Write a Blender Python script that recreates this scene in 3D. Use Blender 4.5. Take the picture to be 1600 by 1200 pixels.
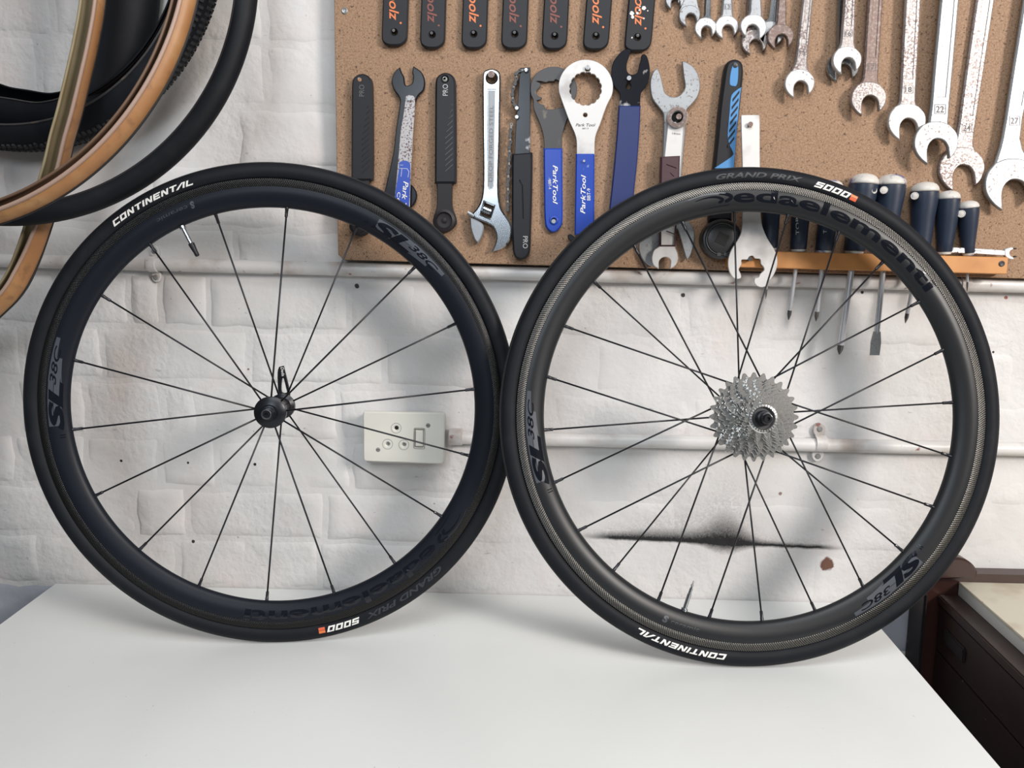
import bpy, bmesh, math, random
import numpy as np
from mathutils import Vector, Matrix, noise
from mathutils.geometry import tessellate_polygon
random.seed(7)
for o in list(bpy.data.objects): bpy.data.objects.remove(o)
scene = bpy.context.scene
COL = scene.collection
PI = math.pi

# ---------------------------------------------------------------- camera
T = 0.75                      # height of the white bench top
D = 1.1512                    # depth of the brick wall's face
PITCH, ROLL, YAW, CH, F = .14619, .00208, -.05256, .52047, 1150.
fw = Vector((math.sin(YAW)*math.cos(PITCH), math.cos(YAW)*math.cos(PITCH), -math.sin(PITCH)))
r0 = Vector((math.cos(YAW), -math.sin(YAW), 0)); u0 = r0.cross(fw)
RT = math.cos(ROLL)*r0 + math.sin(ROLL)*u0
UP = -math.sin(ROLL)*r0 + math.cos(ROLL)*u0
CAM = Vector((0, 0, T+CH))
cd = bpy.data.cameras.new('camera'); cam = bpy.data.objects.new('camera', cd); COL.objects.link(cam)
cam.matrix_world = Matrix(((RT.x, UP.x, -fw.x, CAM.x), (RT.y, UP.y, -fw.y, CAM.y), (RT.z, UP.z, -fw.z, CAM.z), (0, 0, 0, 1)))
cd.sensor_width = 36; cd.sensor_fit = 'HORIZONTAL'; cd.lens = F/1600*36; cd.clip_start = .02
scene.camera = cam

# ---------------------------------------------------------------- light and exposure
w = bpy.data.worlds.new('world'); scene.world = w; w.use_nodes = True
w.node_tree.nodes['Background'].inputs[0].default_value = (.93, .97, 1, 1)
w.node_tree.nodes['Background'].inputs[1].default_value = .13
def area(name, loc, target, sx, sy, power, col):
    l = bpy.data.lights.new(name, 'AREA'); l.shape = 'RECTANGLE'; l.size = sx; l.size_y = sy
    l.energy = power; l.color = col
    o = bpy.data.objects.new(name, l); COL.objects.link(o); o.location = loc
    o.rotation_euler = (Vector(target)-Vector(loc)).to_track_quat('-Z', 'Y').to_euler()
    return o
area('window_light', (2.15, -1.00, T+1.45), (-.6, D, T+.30), .6, .7, 86, (1, .93, .87))
area('ceiling_light', (.15, -.15, T+1.85), (.0, D-.25, T+.0), 1.5, .8, 24, (.95, .98, 1))
area('door_light', (-.36, -1.15, T+1.20), (-.05, D, T+.15), .6, .5, 12, (.80, .90, 1))
vs = scene.view_settings
vs.view_transform = 'Standard'; vs.look = 'None'; vs.gamma = 1; vs.use_curve_mapping = False
vs.exposure = 0.0

# ---------------------------------------------------------------- rays
def ray(u, v): return fw + RT*(u-800)/F - UP*(v-600)/F
def py(u, v, y):
    d = ray(u, v); return CAM + d*(y/d.y)
def pz(u, v, z):
    d = ray(u, v); return CAM + d*((z-CAM.z)/d.z)
def px(u, v, x):
    d = ray(u, v); return CAM + d*(x/d.x)

# ---------------------------------------------------------------- materials
MATS = {}
def mat(name, col, rough=.5, metal=0, n=None, n2=None, bump=None, spec=.5, coat=0):
    """n=(scale, lo, hi, colour2): blotches; n2 the same again; bump=(scale, strength, distance)"""
    if name in MATS: return MATS[name]
    m = bpy.data.materials.new(name); m.use_nodes = True; nt = m.node_tree; b = nt.nodes['Principled BSDF']
    b.inputs['Base Color'].default_value = (*col, 1); b.inputs['Roughness'].default_value = rough
    b.inputs['Metallic'].default_value = metal; b.inputs['Specular IOR Level'].default_value = spec
    b.inputs['Coat Weight'].default_value = coat
    tc = nt.nodes.new('ShaderNodeTexCoord')
    src = None
    for k in (n, n2):
        if not k: continue
        t = nt.nodes.new('ShaderNodeTexNoise'); t.inputs['Scale'].default_value = k[0]; t.inputs['Detail'].default_value = 5
        nt.links.new(tc.outputs['Object'], t.inputs[0])
        mr = nt.nodes.new('ShaderNodeMapRange'); mr.inputs[1].default_value = k[1]; mr.inputs[2].default_value = k[2]
        nt.links.new(t.outputs['Fac'], mr.inputs[0])
        mx = nt.nodes.new('ShaderNodeMix'); mx.data_type = 'RGBA'
        nt.links.new(mr.outputs[0], mx.inputs[0])
        if src: nt.links.new(src, mx.inputs[6])
        else: mx.inputs[6].default_value = (*col, 1)
        mx.inputs[7].default_value = (*k[3], 1)
        src = mx.outputs[2]
        if metal > .3 and k is n:
            m2 = nt.nodes.new('ShaderNodeMapRange'); nt.links.new(mr.outputs[0], m2.inputs[0])
            m2.inputs[3].default_value = metal; m2.inputs[4].default_value = .25
            nt.links.new(m2.outputs[0], b.inputs['Metallic'])
    if src: nt.links.new(src, b.inputs['Base Color'])
    if bump:
        t = nt.nodes.new('ShaderNodeTexNoise'); t.inputs['Scale'].default_value = bump[0]; t.inputs['Detail'].default_value = 6
        nt.links.new(tc.outputs['Object'], t.inputs[0])
        bp = nt.nodes.new('ShaderNodeBump'); bp.inputs['Strength'].default_value = bump[1]; bp.inputs['Distance'].default_value = bump[2]
        nt.links.new(t.outputs['Fac'], bp.inputs['Height']); nt.links.new(bp.outputs[0], b.inputs['Normal'])
    MATS[name] = m; return m

# painted brick: world coordinates (the bricks' object origin is the world's), soot stain, scuffs
def wall_mat():
    m = mat('painted brick', (.66, .645, .635), .72, spec=.18, bump=(24, .5, .005))
    nt = m.node_tree; b = nt.nodes['Principled BSDF']; N = nt.nodes; L = nt.links
    geo = N.new('ShaderNodeNewGeometry'); sep = N.new('ShaderNodeSeparateXYZ'); L.new(geo.outputs['Position'], sep.inputs[0])
    def math_(op, a, b_=None, clamp=False):
        q = N.new('ShaderNodeMath'); q.operation = op; q.use_clamp = clamp
        for i, s in enumerate((a, b_)):
            if s is None: continue
            if isinstance(s, (int, float)): q.inputs[i].default_value = s
            else: L.new(s, q.inputs[i])
        return q.outputs[0]
    def noise_(scale, detail=4, stretch=None):
        t = N.new('ShaderNodeTexNoise'); t.inputs['Scale'].default_value = scale; t.inputs['Detail'].default_value = detail
        if stretch:
            mp = N.new('ShaderNodeMapping'); mp.inputs['Scale'].default_value = stretch; L.new(geo.outputs['Position'], mp.inputs[0]); L.new(mp.outputs[0], t.inputs[0])
        else: L.new(geo.outputs['Position'], t.inputs[0])
        return t.outputs['Fac']
    def mr(x, a, b_, c=0., d=1.):
        q = N.new('ShaderNodeMapRange'); L.new(x, q.inputs[0])
        for i, s in zip((1, 2, 3, 4), (a, b_, c, d)): q.inputs[i].default_value = s
        return q.outputs[0]
    def mix(fac, a, c):
        q = N.new('ShaderNodeMix'); q.data_type = 'RGBA'; L.new(fac, q.inputs[0])
        if isinstance(a, tuple): q.inputs[6].default_value = (*a, 1)
        else: L.new(a, q.inputs[6])
        q.inputs[7].default_value = (*c, 1); return q.outputs[2]
    c = mix(mr(noise_(3.2), .45, .62), (.645, .628, .617), (.56, .535, .52))
    c = mix(mr(noise_(9), .56, .72, 0, .4), c, (.66, .56, .53))
    c = mix(mr(noise_(45, 6, (1, 1, 3)), .71, .76, 0, .5), c, (.26, .24, .23))
    c = mix(mr(noise_(140, 3), .74, .78, 0, .8), c, (.18, .12, .11))
    # soot: a horizontal streak sprayed above a joint line
    p0 = py(905, 838, D); p1 = py(1310, 857, D); pc = py(1142, 842, D)
    sl = (p1.z-p0.z)/(p1.x-p0.x)
    X, Z = sep.outputs[0], sep.outputs[2]
    line = math_('ADD', math_('MULTIPLY', math_('SUBTRACT', X, p0.x), sl), p0.z)
    wob = math_('MULTIPLY', math_('SUBTRACT', noise_(60, 5), .5), .004)
    dz = math_('ADD', math_('SUBTRACT', Z, line), wob)
    hump = math_('POWER', 2.718, math_('MULTIPLY', math_('POWER', math_('DIVIDE', math_('SUBTRACT', X, pc.x-.008), .034), 2), -1))
    hump2 = math_('POWER', 2.718, math_('MULTIPLY', math_('POWER', math_('DIVIDE', math_('SUBTRACT', X, pc.x-.09), .10), 2), -1))
    up = math_('ADD', math_('ADD', math_('MULTIPLY', hump, .034), math_('MULTIPLY', hump2, .014)), .0050)
    dn = math_('ADD', math_('MULTIPLY', hump, .012), .003)
    above = math_('DIVIDE', math_('MAXIMUM', dz, 0), up)
    below = math_('DIVIDE', math_('MAXIMUM', math_('MULTIPLY', dz, -1), 0), dn)
    dist = math_('ADD', above, below)
    soot = mr(math_('ADD', dist, math_('MULTIPLY', math_('SUBTRACT', noise_(400, 3), .5), .5)), .22, 1.40, 1, 0)
    xin = math_('MULTIPLY', mr(X, p0.x-.005, p0.x+.05), mr(X, p1.x-.03, p1.x+.01, 1, 0))
    soot = math_('MULTIPLY', math_('MULTIPLY', soot, xin), .97)
    spray = math_('MULTIPLY', math_('MULTIPLY', math_('POWER', 2.718, math_('MULTIPLY', math_('POWER', math_('DIVIDE', above, 1.9), 2), -1)), mr(below, 0, 1, 1, 0)), .33)
    soot = math_('MAXIMUM', soot, math_('MULTIPLY', math_('MULTIPLY', spray, xin), mr(noise_(300, 2), .35, .6)))
    c = mix(soot, c, (.005, .005, .006))
    # chipped patch of bare brick and small drill holes
    for (u, v, r, colr) in ((1292, 881, .0115, (.15, .075, .055)), (190, 720, .0026, (.02, .02, .02)), (294, 723, .0022, (.02, .02, .02)),
                            (399, 725, .0026, (.02, .02, .02)), (302, 846, .003, (.04, .03, .03)), (558, 447, .004, (.05, .05, .05)),
                            (1067, 461, .0035, (.05, .05, .05)), (1347, 457, .0026, (.03, .03, .03)), (1219, 771, .003, (.25, .18, .16)),
                            (1552, 550, .002, (.03, .03, .03)), (1572, 465, .003, (.3, .12, .1)), (388, 577, .002, (.2, .12, .1))):
        p = py(u, v, D)
        d2 = math_('ADD', math_('POWER', math_('SUBTRACT', X, p.x), 2), math_('POWER', math_('SUBTRACT', Z, p.z), 2))
        dd = math_('ADD', math_('SQRT', d2), math_('MULTIPLY', math_('SUBTRACT', noise_(120, 3), .5), r*.9))
        c = mix(mr(dd, r*.8, r*1.05, 1, 0), c, colr)
    L.new(c, b.inputs['Base Color'])
    rough = math_('MULTIPLY', noise_(95, 8), mr(noise_(5.5, 3), .42, .62, .12, 1.))
    bp = [q for q in N if q.type == 'BUMP'][0]; b2 = N.new('ShaderNodeBump'); b2.inputs['Strength'].default_value = .42; b2.inputs['Distance'].default_value = .005
    L.new(rough, b2.inputs['Height']); L.new(bp.outputs[0], b2.inputs['Normal']); L.new(b2.outputs[0], b.inputs['Normal'])
    return m
M_WALL = wall_mat()
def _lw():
    m = mat('lower wall in painted shade', (.36, .37, .41), .6, n=(5, .4, .7, (.30, .30, .34)), bump=(30, .5, .004)); return m  # darker grey puts the shade below bench height into the colour
M_LOWSHADE = _lw()
M_PIPE = mat('painted pipe', (.62, .60, .585), .4, n=(14, .52, .68, (.42, .36, .33)), n2=(60, .66, .72, (.25, .12, .10)), bump=(60, .3, .002))
M_TABLE = mat('white laminate', (.70, .71, .695), .30, n=(220, .735, .75, (.12, .10, .08)), n2=(2.5, .4, .7, (.66, .665, .65)), bump=(300, .03, .001))
M_BOARD = mat('chipboard', (.235, .136, .078), .75, n=(420, .40, .62, (.33, .21, .13)), n2=(300, .61, .69, (.09, .045, .026)), bump=(200, .3, .001))
M_RAIL = mat('varnished pine', (.52, .235, .075), .4, n=(18, .4, .7, (.40, .16, .045)), bump=(40, .1, .001))
M_FLOOR = mat('concrete floor', (.18, .18, .18), .8, n=(6, .4, .7, (.12, .12, .12)))
M_TYRE = mat('black tyre rubber', (.006, .007, .010), .6, spec=.2, n=(30, .5, .8, (.011, .012, .015)), bump=(180, .12, .0006))
M_TREAD = mat('tread rubber', (.014, .014, .016), .75)
M_RIMF = mat('satin carbon front', (.006, .008, .013), .42, spec=.22, bump=(90, .04, .0005))
M_RIMR = mat('satin carbon rear', (.011, .012, .014), .38, spec=.35, bump=(90, .04, .0005))
M_GLOSSB = mat('gloss black print', (.004, .005, .009), .12)
M_GREYP = mat('grey print', (.05, .056, .068), .4)
M_DIMP = mat('faint grey print', (.022, .024, .031), .45)
M_WHITEP = mat('white print', (.72, .71, .68), .5)
M_REDP = mat('orange red print', (.62, .10, .035), .5)
M_SPOKE = mat('black steel spoke', (.012, .012, .016), .35, metal=.3)
M_NIPPLE = mat('black nipple', (.02, .02, .025), .3, metal=.5)
M_HUB = mat('black anodised', (.010, .011, .015), .32, metal=.4)
M_HUBG = mat('grey anodised', (.10, .10, .105), .35, metal=.8)
M_SPROCKET = mat('sprocket steel', (.64, .63, .61), .22, metal=.95)
M_SHANK = mat('plated shank', (.60, .60, .62), .26, metal=.65)
M_CHROME = mat('chrome', (.42, .44, .46), .2, metal=1, bump=(25, .05, .001))
M_STEEL = mat('satin steel', (.36, .37, .38), .44, metal=.7, n=(300, .58, .68, (.16, .13, .12)), n2=(20, .4, .7, (.30, .31, .33)), bump=(120, .15, .0006))
M_HEAD = mat('ground steel face', (.55, .55, .55), .42, metal=.6, n=(330, .60, .66, (.10, .07, .07)), n2=(25, .4, .7, (.58, .57, .57)), bump=(150, .12, .0005))
M_PITTED = mat('pitted rusty steel', (.38, .36, .355), .42, metal=.75, n=(380, .46, .58, (.17, .12, .11)), n2=(18, .45, .65, (.34, .31, .30)), bump=(250, .3, .0008))
M_RUST = mat('brown rusted steel', (.17, .12, .105), .5, metal=.5, n=(260, .50, .66, (.27, .22, .20)), bump=(240, .3, .0008))
M_BRUSH = mat('bare tool steel', (.60, .585, .57), .48, metal=.4, n=(22, .52, .72, (.40, .38, .37)), bump=(200, .1, .0004))
M_SPECK = mat('freckled steel', (.42, .40, .40), .5, metal=.4, n=(420, .54, .60, (.10, .05, .05)))
M_BLK = mat('black plastic', (.013, .013, .016), .45, spec=.3, bump=(250, .1, .0004))
M_SOCKT = mat('phosphate socket', (.035, .035, .038), .38, metal=.3)
M_BLKR = mat('dark brown rubber', (.018, .015, .017), .5, spec=.3)
M_BLKM = mat('black painted steel', (.006, .007, .011), .24, spec=.3, n=(40, .66, .72, (.35, .35, .36)))
M_DARK = mat('dark grey steel', (.06, .058, .06), .45, metal=.3, n=(50, .62, .7, (.14, .12, .10)))
M_BLUE = mat('bright blue vinyl', (.006, .045, .35), .33, n=(60, .68, .74, (.25, .3, .45)))
M_NAVY = mat('dull blue vinyl', (.012, .024, .115), .4)
M_SKY = mat('sky blue rubber', (.06, .22, .47), .45)
M_MAROON = mat('maroon rubber', (.055, .022, .028), .5, bump=(60, .2, .002))
M_HANDLE = mat('navy rubber', (.014, .022, .042), .42, bump=(30, .15, .002))
M_CAP = mat('cream cap', (.55, .52, .48), .4, n=(45, .56, .66, (.10, .10, .22)))
M_SOCK = mat('cream bakelite', (.64, .625, .565), .3)
M_SOCKB = mat('painted back box', (.58, .57, .55), .5)
M_HOLE = mat('dark hole', (.01, .01, .01), .8)
M_GREYH = mat('grey contact', (.22, .22, .21), .5)
M_TAN = mat('tan sidewall', (.31, .145, .055), .5, n=(25, .45, .7, (.38, .205, .085)), n2=(60, .56, .74, (.19, .09, .04)), bump=(160, .15, .0005))
M_LINER = mat('olive cotton liner', (.23, .18, .10), .7, n=(20, .4, .65, (.27, .225, .14)))
M_LINB = mat('brown liner', (.13, .075, .045), .6)
M_BEAD = mat('pinkish bead', (.34, .23, .18), .55)
M_CREAM = mat('cream bench top', (.50, .46, .37), .4, n=(14, .58, .7, (.42, .36, .27)), n2=(90, .70, .74, (.22, .10, .07)))
M_EDGE = mat('grey white edge', (.50, .50, .48), .5)
M_BROWN = mat('dark brown stained wood', (.026, .013, .011), .45, n=(12, .45, .7, (.017, .009, .008)), n2=(130, .72, .75, (.2, .17, .15)), bump=(60, .15, .001))
M_POST = mat('black brown wood', (.012, .008, .009), .5, n=(70, .68, .74, (.10, .08, .07)))
M_ORANGE = mat('orange print', (.64, .17, .05), .5)
M_ORDIM = mat('faded red print', (.20, .055, .04), .55)
M_SILVERP = mat('silver print', (.42, .42, .42), .4)
M_ETCH = mat('etched mark', (.12, .11, .11), .6)
M_PANEL = mat('grey forged panel', (.27, .28, .29), .45, metal=.5)
M_WOODK = mat('lacquered brown wood', (.035, .014, .011), .3)

def weave(name, dark, light, cell, rough, rbase):
    m = bpy.data.materials.new(name); m.use_nodes = True; nt = m.node_tree; b = nt.nodes['Principled BSDF']; N = nt.nodes; L = nt.links
    tc = N.new('ShaderNodeTexCoord'); s = N.new('ShaderNodeSeparateXYZ'); L.new(tc.outputs['Object'], s.inputs[0])
    def M(op, a, b_=0.):
        q = N.new('ShaderNodeMath'); q.operation = op
        for i, v in enumerate((a, b_)):
            if isinstance(v, (int, float)): q.inputs[i].default_value = v
            else: L.new(v, q.inputs[i])
        return q.outputs[0]
    ang = M('MULTIPLY', M('ARCTAN2', s.outputs[2], s.outputs[0]), .308*2*PI/cell)
    rad = M('MULTIPLY', M('SQRT', M('ADD', M('POWER', s.outputs[0], 2.), M('POWER', s.outputs[2], 2.))), 2*PI/cell)
    pr = M('MULTIPLY', M('SINE', M('ADD', ang, M('MULTIPLY', rad, .35))), M('SINE', rad))
    mr = N.new('ShaderNodeMapRange'); L.new(pr, mr.inputs[0]); mr.inputs[1].default_value = -.25; mr.inputs[2].default_value = .45
    mx = N.new('ShaderNodeMix'); mx.data_type = 'RGBA'; L.new(mr.outputs[0], mx.inputs[0])
    mx.inputs[6].default_value = (*dark, 1); mx.inputs[7].default_value = (*light, 1); L.new(mx.outputs[2], b.inputs['Base Color'])
    b.inputs['Metallic'].default_value = .85; b.inputs['Roughness'].default_value = rough
    bp = N.new('ShaderNodeBump'); bp.inputs['Strength'].default_value = .35; bp.inputs['Distance'].default_value = .0006
    L.new(pr, bp.inputs['Height']); L.new(bp.outputs[0], b.inputs['Normal'])
    return m
M_WEAVEF = weave('woven carbon front', (.012, .012, .013), (.05, .047, .044), .0026, .28, 0)
M_WEAVER = weave('woven carbon rear', (.02, .019, .018), (.15, .145, .135), .0030, .30, 0)

# ---------------------------------------------------------------- object helpers
def link(name, me, m, parent=None, smooth=False):
    o = bpy.data.objects.new(name, me); COL.objects.link(o)
    if m is not None and not me.materials: me.materials.append(m)
    if parent: o.parent = parent
    if smooth:
        for p in me.polygons: p.use_smooth = True
    return o
def obj(name, bm, m, parent=None, smooth=False, auto=None):
    bmesh.ops.recalc_face_normals(bm, faces=bm.faces)
    me = bpy.data.meshes.new(name); bm.to_mesh(me); bm.free()
    if smooth:
        for p in me.polygons: p.use_smooth = True
        if auto: me.set_sharp_from_angle(angle=math.radians(auto))
    return link(name, me, m, parent)
def thing(name, label, cat, loc, group=None):
    o = bpy.data.objects.new(name, None); COL.objects.link(o); o.location = loc; o.empty_display_size = .02
    return tag(o, label, cat, group)
def tag(o, label=None, cat=None, group=None, kind=None):
    for k, v in (('label', label), ('category', cat), ('group', group), ('kind', kind)):
        if v: o[k] = v
    return o
def kids(root, loc):
    """parts were built in world coordinates: put the root at loc and keep the parts where they are"""
    for c in root.children: c.matrix_parent_inverse = Matrix.Translation(-Vector(loc))
def box(bm, lo, hi, bev=0, mtx=None):
    r = bmesh.ops.create_cube(bm, size=1); vs_ = r['verts']
    c = [(a+b)/2 for a, b in zip(lo, hi)]; s = [b-a for a, b in zip(lo, hi)]
    for v in vs_: v.co = Vector((c[i]+v.co[i]*s[i] for i in range(3)))
    if bev:
        es = {e for v in vs_ for e in v.link_edges}
        r2 = bmesh.ops.bevel(bm, geom=list(es), offset=bev, segments=2, affect='EDGES', profile=.5)
        vs_ = list({v for f in r2['faces'] for v in f.verts} | {v for v in vs_ if v.is_valid})
    if mtx:
        for v in vs_: v.co = mtx @ v.co
def lathe(bm, prof, mtx, seg=32, cap=True):
    """prof: (r, h) along local z"""
    rings = []
    for r, h in prof:
        rings.append([bm.verts.new(mtx @ Vector((r*math.cos(2*PI*k/seg), r*math.sin(2*PI*k/seg), h))) for k in range(seg)])
    for a, b in zip(rings, rings[1:]):
        for k in range(seg): bm.faces.new((a[k], a[(k+1) % seg], b[(k+1) % seg], b[k]))
    if cap:
        bm.faces.new(rings[0]); bm.faces.new(rings[-1])
def axis(p0, p1):
    """matrix taking local z onto p0->p1, origin p0"""
    p0 = Vector(p0); z = (Vector(p1)-p0).normalized(); q = z.to_track_quat('Z', 'Y')
    return Matrix.Translation(p0) @ q.to_matrix().to_4x4()
def rod(bm, p0, p1, r, seg=8, r2=None):
    L = (Vector(p1)-Vector(p0)).length; lathe(bm, [(r, 0), (r if r2 is None else r2, L)], axis(p0, p1), seg)
def sweep_ring(bm, prof, seg, closed_prof=True, wob=None):
    """prof: (radius, y); revolved about y"""
    rings = []
    for k in range(seg):
        a = 2*PI*k/seg; c, s = math.cos(a), math.sin(a)
        rings.append([bm.verts.new((r*c, y, r*s)) for r, y in prof])
    n = len(prof)
    for k in range(seg):
        A, B = rings[k], rings[(k+1) % seg]
        for j in range(n if closed_prof else n-1):
            bm.faces.new((A[j], A[(j+1) % n], B[(j+1) % n], B[j]))
def area2(p): return sum(p[i][0]*p[(i+1) % len(p)][1]-p[(i+1) % len(p)][0]*p[i][1] for i in range(len(p)))/2
def inset(p, d):
    """move a polygon inwards by d (p anticlockwise)"""
    out = []; n = len(p)
    for i in range(n):
        a, b, c = Vector(p[i-1]), Vector(p[i]), Vector(p[(i+1) % n])
        e1 = (b-a); e2 = (c-b)
        if e1.length < 1e-9 or e2.length < 1e-9: out.append(tuple(b)); continue
        n1 = Vector((-e1.y, e1.x)).normalized(); n2 = Vector((-e2.y, e2.x)).normalized()
        m = (n1+n2); k = m.length
        m = m/k if k > 1e-6 else n1
        cs = max(.45, m.dot(n1)); out.append(tuple(b+m*(d/cs)))
    return out
def slab(bm, outer, holes, yf, yb, bev=0, recess=(), rd=.001, face=None):
    """a plate lying parallel to the wall: outlines in (x, z); front at yf, back at yb"""
    def ccw(p): return list(p) if area2(p) > 0 else list(p)[::-1]
    outer = ccw(outer); loops = [outer]+[ccw(h) for h in holes]
    fr = []
    for i, lp in enumerate(loops):
        ins = inset(lp, bev if i == 0 else -bev) if bev else lp
        vb = [bm.verts.new((x, yb, z)) for x, z in lp]
        vf = [bm.verts.new((x, yf, z)) for x, z in ins]
        n = len(lp)
        if bev:
            vm = [bm.verts.new((x, yf+bev, z)) for x, z in lp]
            for k in range(n):
                bm.faces.new((vb[k], vb[(k+1) % n], vm[(k+1) % n], vm[k])); bm.faces.new((vm[k], vm[(k+1) % n], vf[(k+1) % n], vf[k]))
        else:
            for k in range(n): bm.faces.new((vb[k], vb[(k+1) % n], vf[(k+1) % n], vf[k]))
        fr.append((ins, vf, lp, vb))
    rec = [ccw(r) for r in recess]; rv = []
    for r in rec:
        a = [bm.verts.new((x, yf, z)) for x, z in r]; ri = inset(r, min(rd, .0008)); b = [bm.verts.new((x, yf+rd, z)) for x, z in ri]; n = len(r)
        for k in range(n): bm.faces.new((a[k], a[(k+1) % n], b[(k+1) % n], b[k]))
        for t in tessellate_polygon([[Vector((x, z, 0)) for x, z in ri]]):
            try: bm.faces.new([b[i] for i in t])
            except ValueError: pass
        rv.append((r, a))
    pf = [[Vector((x, z, 0)) for x, z in q[0]] for q in fr]+[[Vector((x, z, 0)) for x, z in r] for r, a in rv]
    vf = [v for q in fr for v in q[1]]+[v for r, a in rv for v in a]
    for t in tessellate_polygon(pf):
        try: bm.faces.new([vf[i] for i in t])
        except ValueError: pass
    pb = [[Vector((x, z, 0)) for x, z in q[2]] for q in fr]; vb = [v for q in fr for v in q[3]]
    for t in tessellate_polygon(pb):
        try: bm.faces.new([vb[i] for i in t])
        except ValueError: pass
def smoothp(pts, n=4):
    """closed Catmull-Rom through pixel points; a third element marks a sharp corner"""
    N_ = len(pts); out = []
    for i in range(N_):
        p0, p1, p2, p3 = pts[i-1], pts[i], pts[(i+1) % N_], pts[(i+2) % N_]
        a, b = Vector(p1[:2]), Vector(p2[:2])
        m1 = Vector((0, 0)) if len(p1) > 2 else (b-Vector(p0[:2]))/2
        m2 = Vector((0, 0)) if len(p2) > 2 else (Vector(p3[:2])-a)/2
        if len(p1) > 2: m1 = (b-a)
        if len(p2) > 2: m2 = (b-a)
        L = (b-a).length
        if m1.length > L*1.2: m1 *= L*1.2/m1.length
        if m2.length > L*1.2: m2 *= L*1.2/m2.length
        for k in range(n):
            t = k/n; t2 = t*t; t3 = t2*t
            out.append(tuple((2*t3-3*t2+1)*a+(t3-2*t2+t)*m1+(-2*t3+3*t2)*b+(t3-t2)*m2))
    return out
def xz(pts, y): return [(lambda p: (p.x, p.z))(py(u, v, y)) for u, v in (q[:2] for q in pts)]
def circ_px(cx, cy, r, n=20, a0=0): return [(cx+r*math.cos(a0+2*PI*k/n), cy+r*math.sin(a0+2*PI*k/n)) for k in range(n)]
def plate(name, parent, m, pts, yf, th, bev=.0008, holes=(), recess=(), rd=.001, sm=True, n=4):
    """plate whose outline (pixel coordinates on the plane y=yf) is projected to its real place"""
    P = smoothp(pts, n) if sm else pts
    bm = bmesh.new()
    slab(bm, xz(P, yf), [xz(h, yf) for h in holes], yf, yf+th, bev, [xz(r, yf) for r in recess], rd)
    return obj(name, bm, m, parent)

# ---------------------------------------------------------------- lettering
_tc = {}
def text_mesh(body, shear=0, bold=0, sx=1., space=1.):
    key = (body, shear, bold, sx, space)
    if key in _tc: return _tc[key]
    cu = bpy.data.curves.new('t', 'FONT'); cu.body = body; cu.shear = shear; cu.offset = bold; cu.space_character = space
    cu.align_x = 'LEFT'; cu.resolution_u = 4
    o = bpy.data.objects.new('t', cu); COL.objects.link(o)
    dg = bpy.context.evaluated_depsgraph_get(); me = bpy.data.meshes.new_from_object(o.evaluated_get(dg))
    V = [(v.co.x*sx, v.co.y) for v in me.vertices]; Fc = [tuple(p.vertices) for p in me.polygons]
    bpy.data.objects.remove(o); bpy.data.curves.remove(cu); bpy.data.meshes.remove(me)
    _tc[key] = (V, Fc); return _tc[key]
def norm_text(body, shear=0, bold=0, sx=1., space=1.):
    V, Fc = text_mesh(body, shear, bold, sx, space)
    x0 = min(v[0] for v in V); x1 = max(v[0] for v in V); y0 = min(v[1] for v in V); y1 = max(v[1] for v in V)
    return [((x-x0)/(x1-x0), (y-y0)/(y1-y0)) for x, y in V], Fc
def mesh_from(V3, Fc, name, m, parent):
    me = bpy.data.meshes.new(name); me.from_pydata([tuple(v) for v in V3], [], Fc); me.update()
    return link(name, me, m, parent)
def sign(body, parent, m, a, b, h, y, shear=0, bold=.0, name='lettering', flip=1, sx=1.):
    """flat print on the plane y: baseline from pixel a to pixel b, letters h pixels tall to the left of it"""
    V, Fc = norm_text(body, shear, bold, sx)
    a = Vector(a); b = Vector(b); d = b-a; n_ = Vector((d.y, -d.x)).normalized()*h*flip
    return mesh_from([py(*(a+d*u+n_*v), y) for u, v in V], Fc, name, m, parent)

# ================================================================ SETTING
# bench wall: a painted slab with every brick a piece of its own
def pbox(name, lo, hi, m, parent=None, bev=0):
    bm = bmesh.new(); box(bm, lo, hi, bev); return obj(name, bm, m, parent)
wall = pbox('wall_back', (-1.9, D, 0), (1.9, D+.1, 2.4), M_WALL); tag(wall, kind='structure')
floor = pbox('floor', (-1.9, -1.6, -.05), (1.9, D+.1, 0), M_FLOOR); tag(floor, kind='structure')
courses = [(-60, -55), (62, 62), (165, 165), (257, 257), (355, 355), (430, 430), (512, 512), (597, 597), (685, 685), (762, 762), (840, 840), (917, 917)]
zs = [py(300, c[0], D).z-T for c in courses]
zs = [zs[0]+.0875*2, zs[0]+.0875] + zs + [zs[-1]-.0875, zs[-1]-.175]
JP = {  # joints the photograph shows, in pixels along each course
    0: [], 1: [], 2: [-140, 80, 300, 412, 620, 840, 1060, 1280, 1500, 1720], 3: [-50, 60, 205, 415, 640, 860, 1080, 1300, 1520],
    4: [-120, 95, 318, 372, 590, 700, 910, 1130, 1350, 1570], 5: [-90, 15, 235, 450, 560, 780, 1000, 1220, 1440, 1660],
    6: [-75, 145, 368, 590, 700, 920, 1140, 1360, 1580], 7: [-20, 90, 202, 252, 325, 545, 655, 870, 1070, 1290, 1510, 1620],
    8: [-60, 35, 160, 390, 600, 820, 930, 1150, 1370, 1590], 9: [-85, 30, 136, 255, 310, 530, 640, 860, 1080, 1190, 1410, 1630],
    10: [-30, 25, 136, 250, 338, 438, 548, 768, 878, 1098, 1318, 1538], 11: [-110, 105, 213, 292, 508, 728, 838, 1058, 1278, 1498],
    12: [-50, 62, 280, 390, 500, 715, 935, 1045, 1265, 1485], 13: [-90, 120, 340, 560, 780, 1000, 1220, 1440], 14: [-90, 120, 340, 560, 780, 1000, 1220, 1440]}
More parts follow.
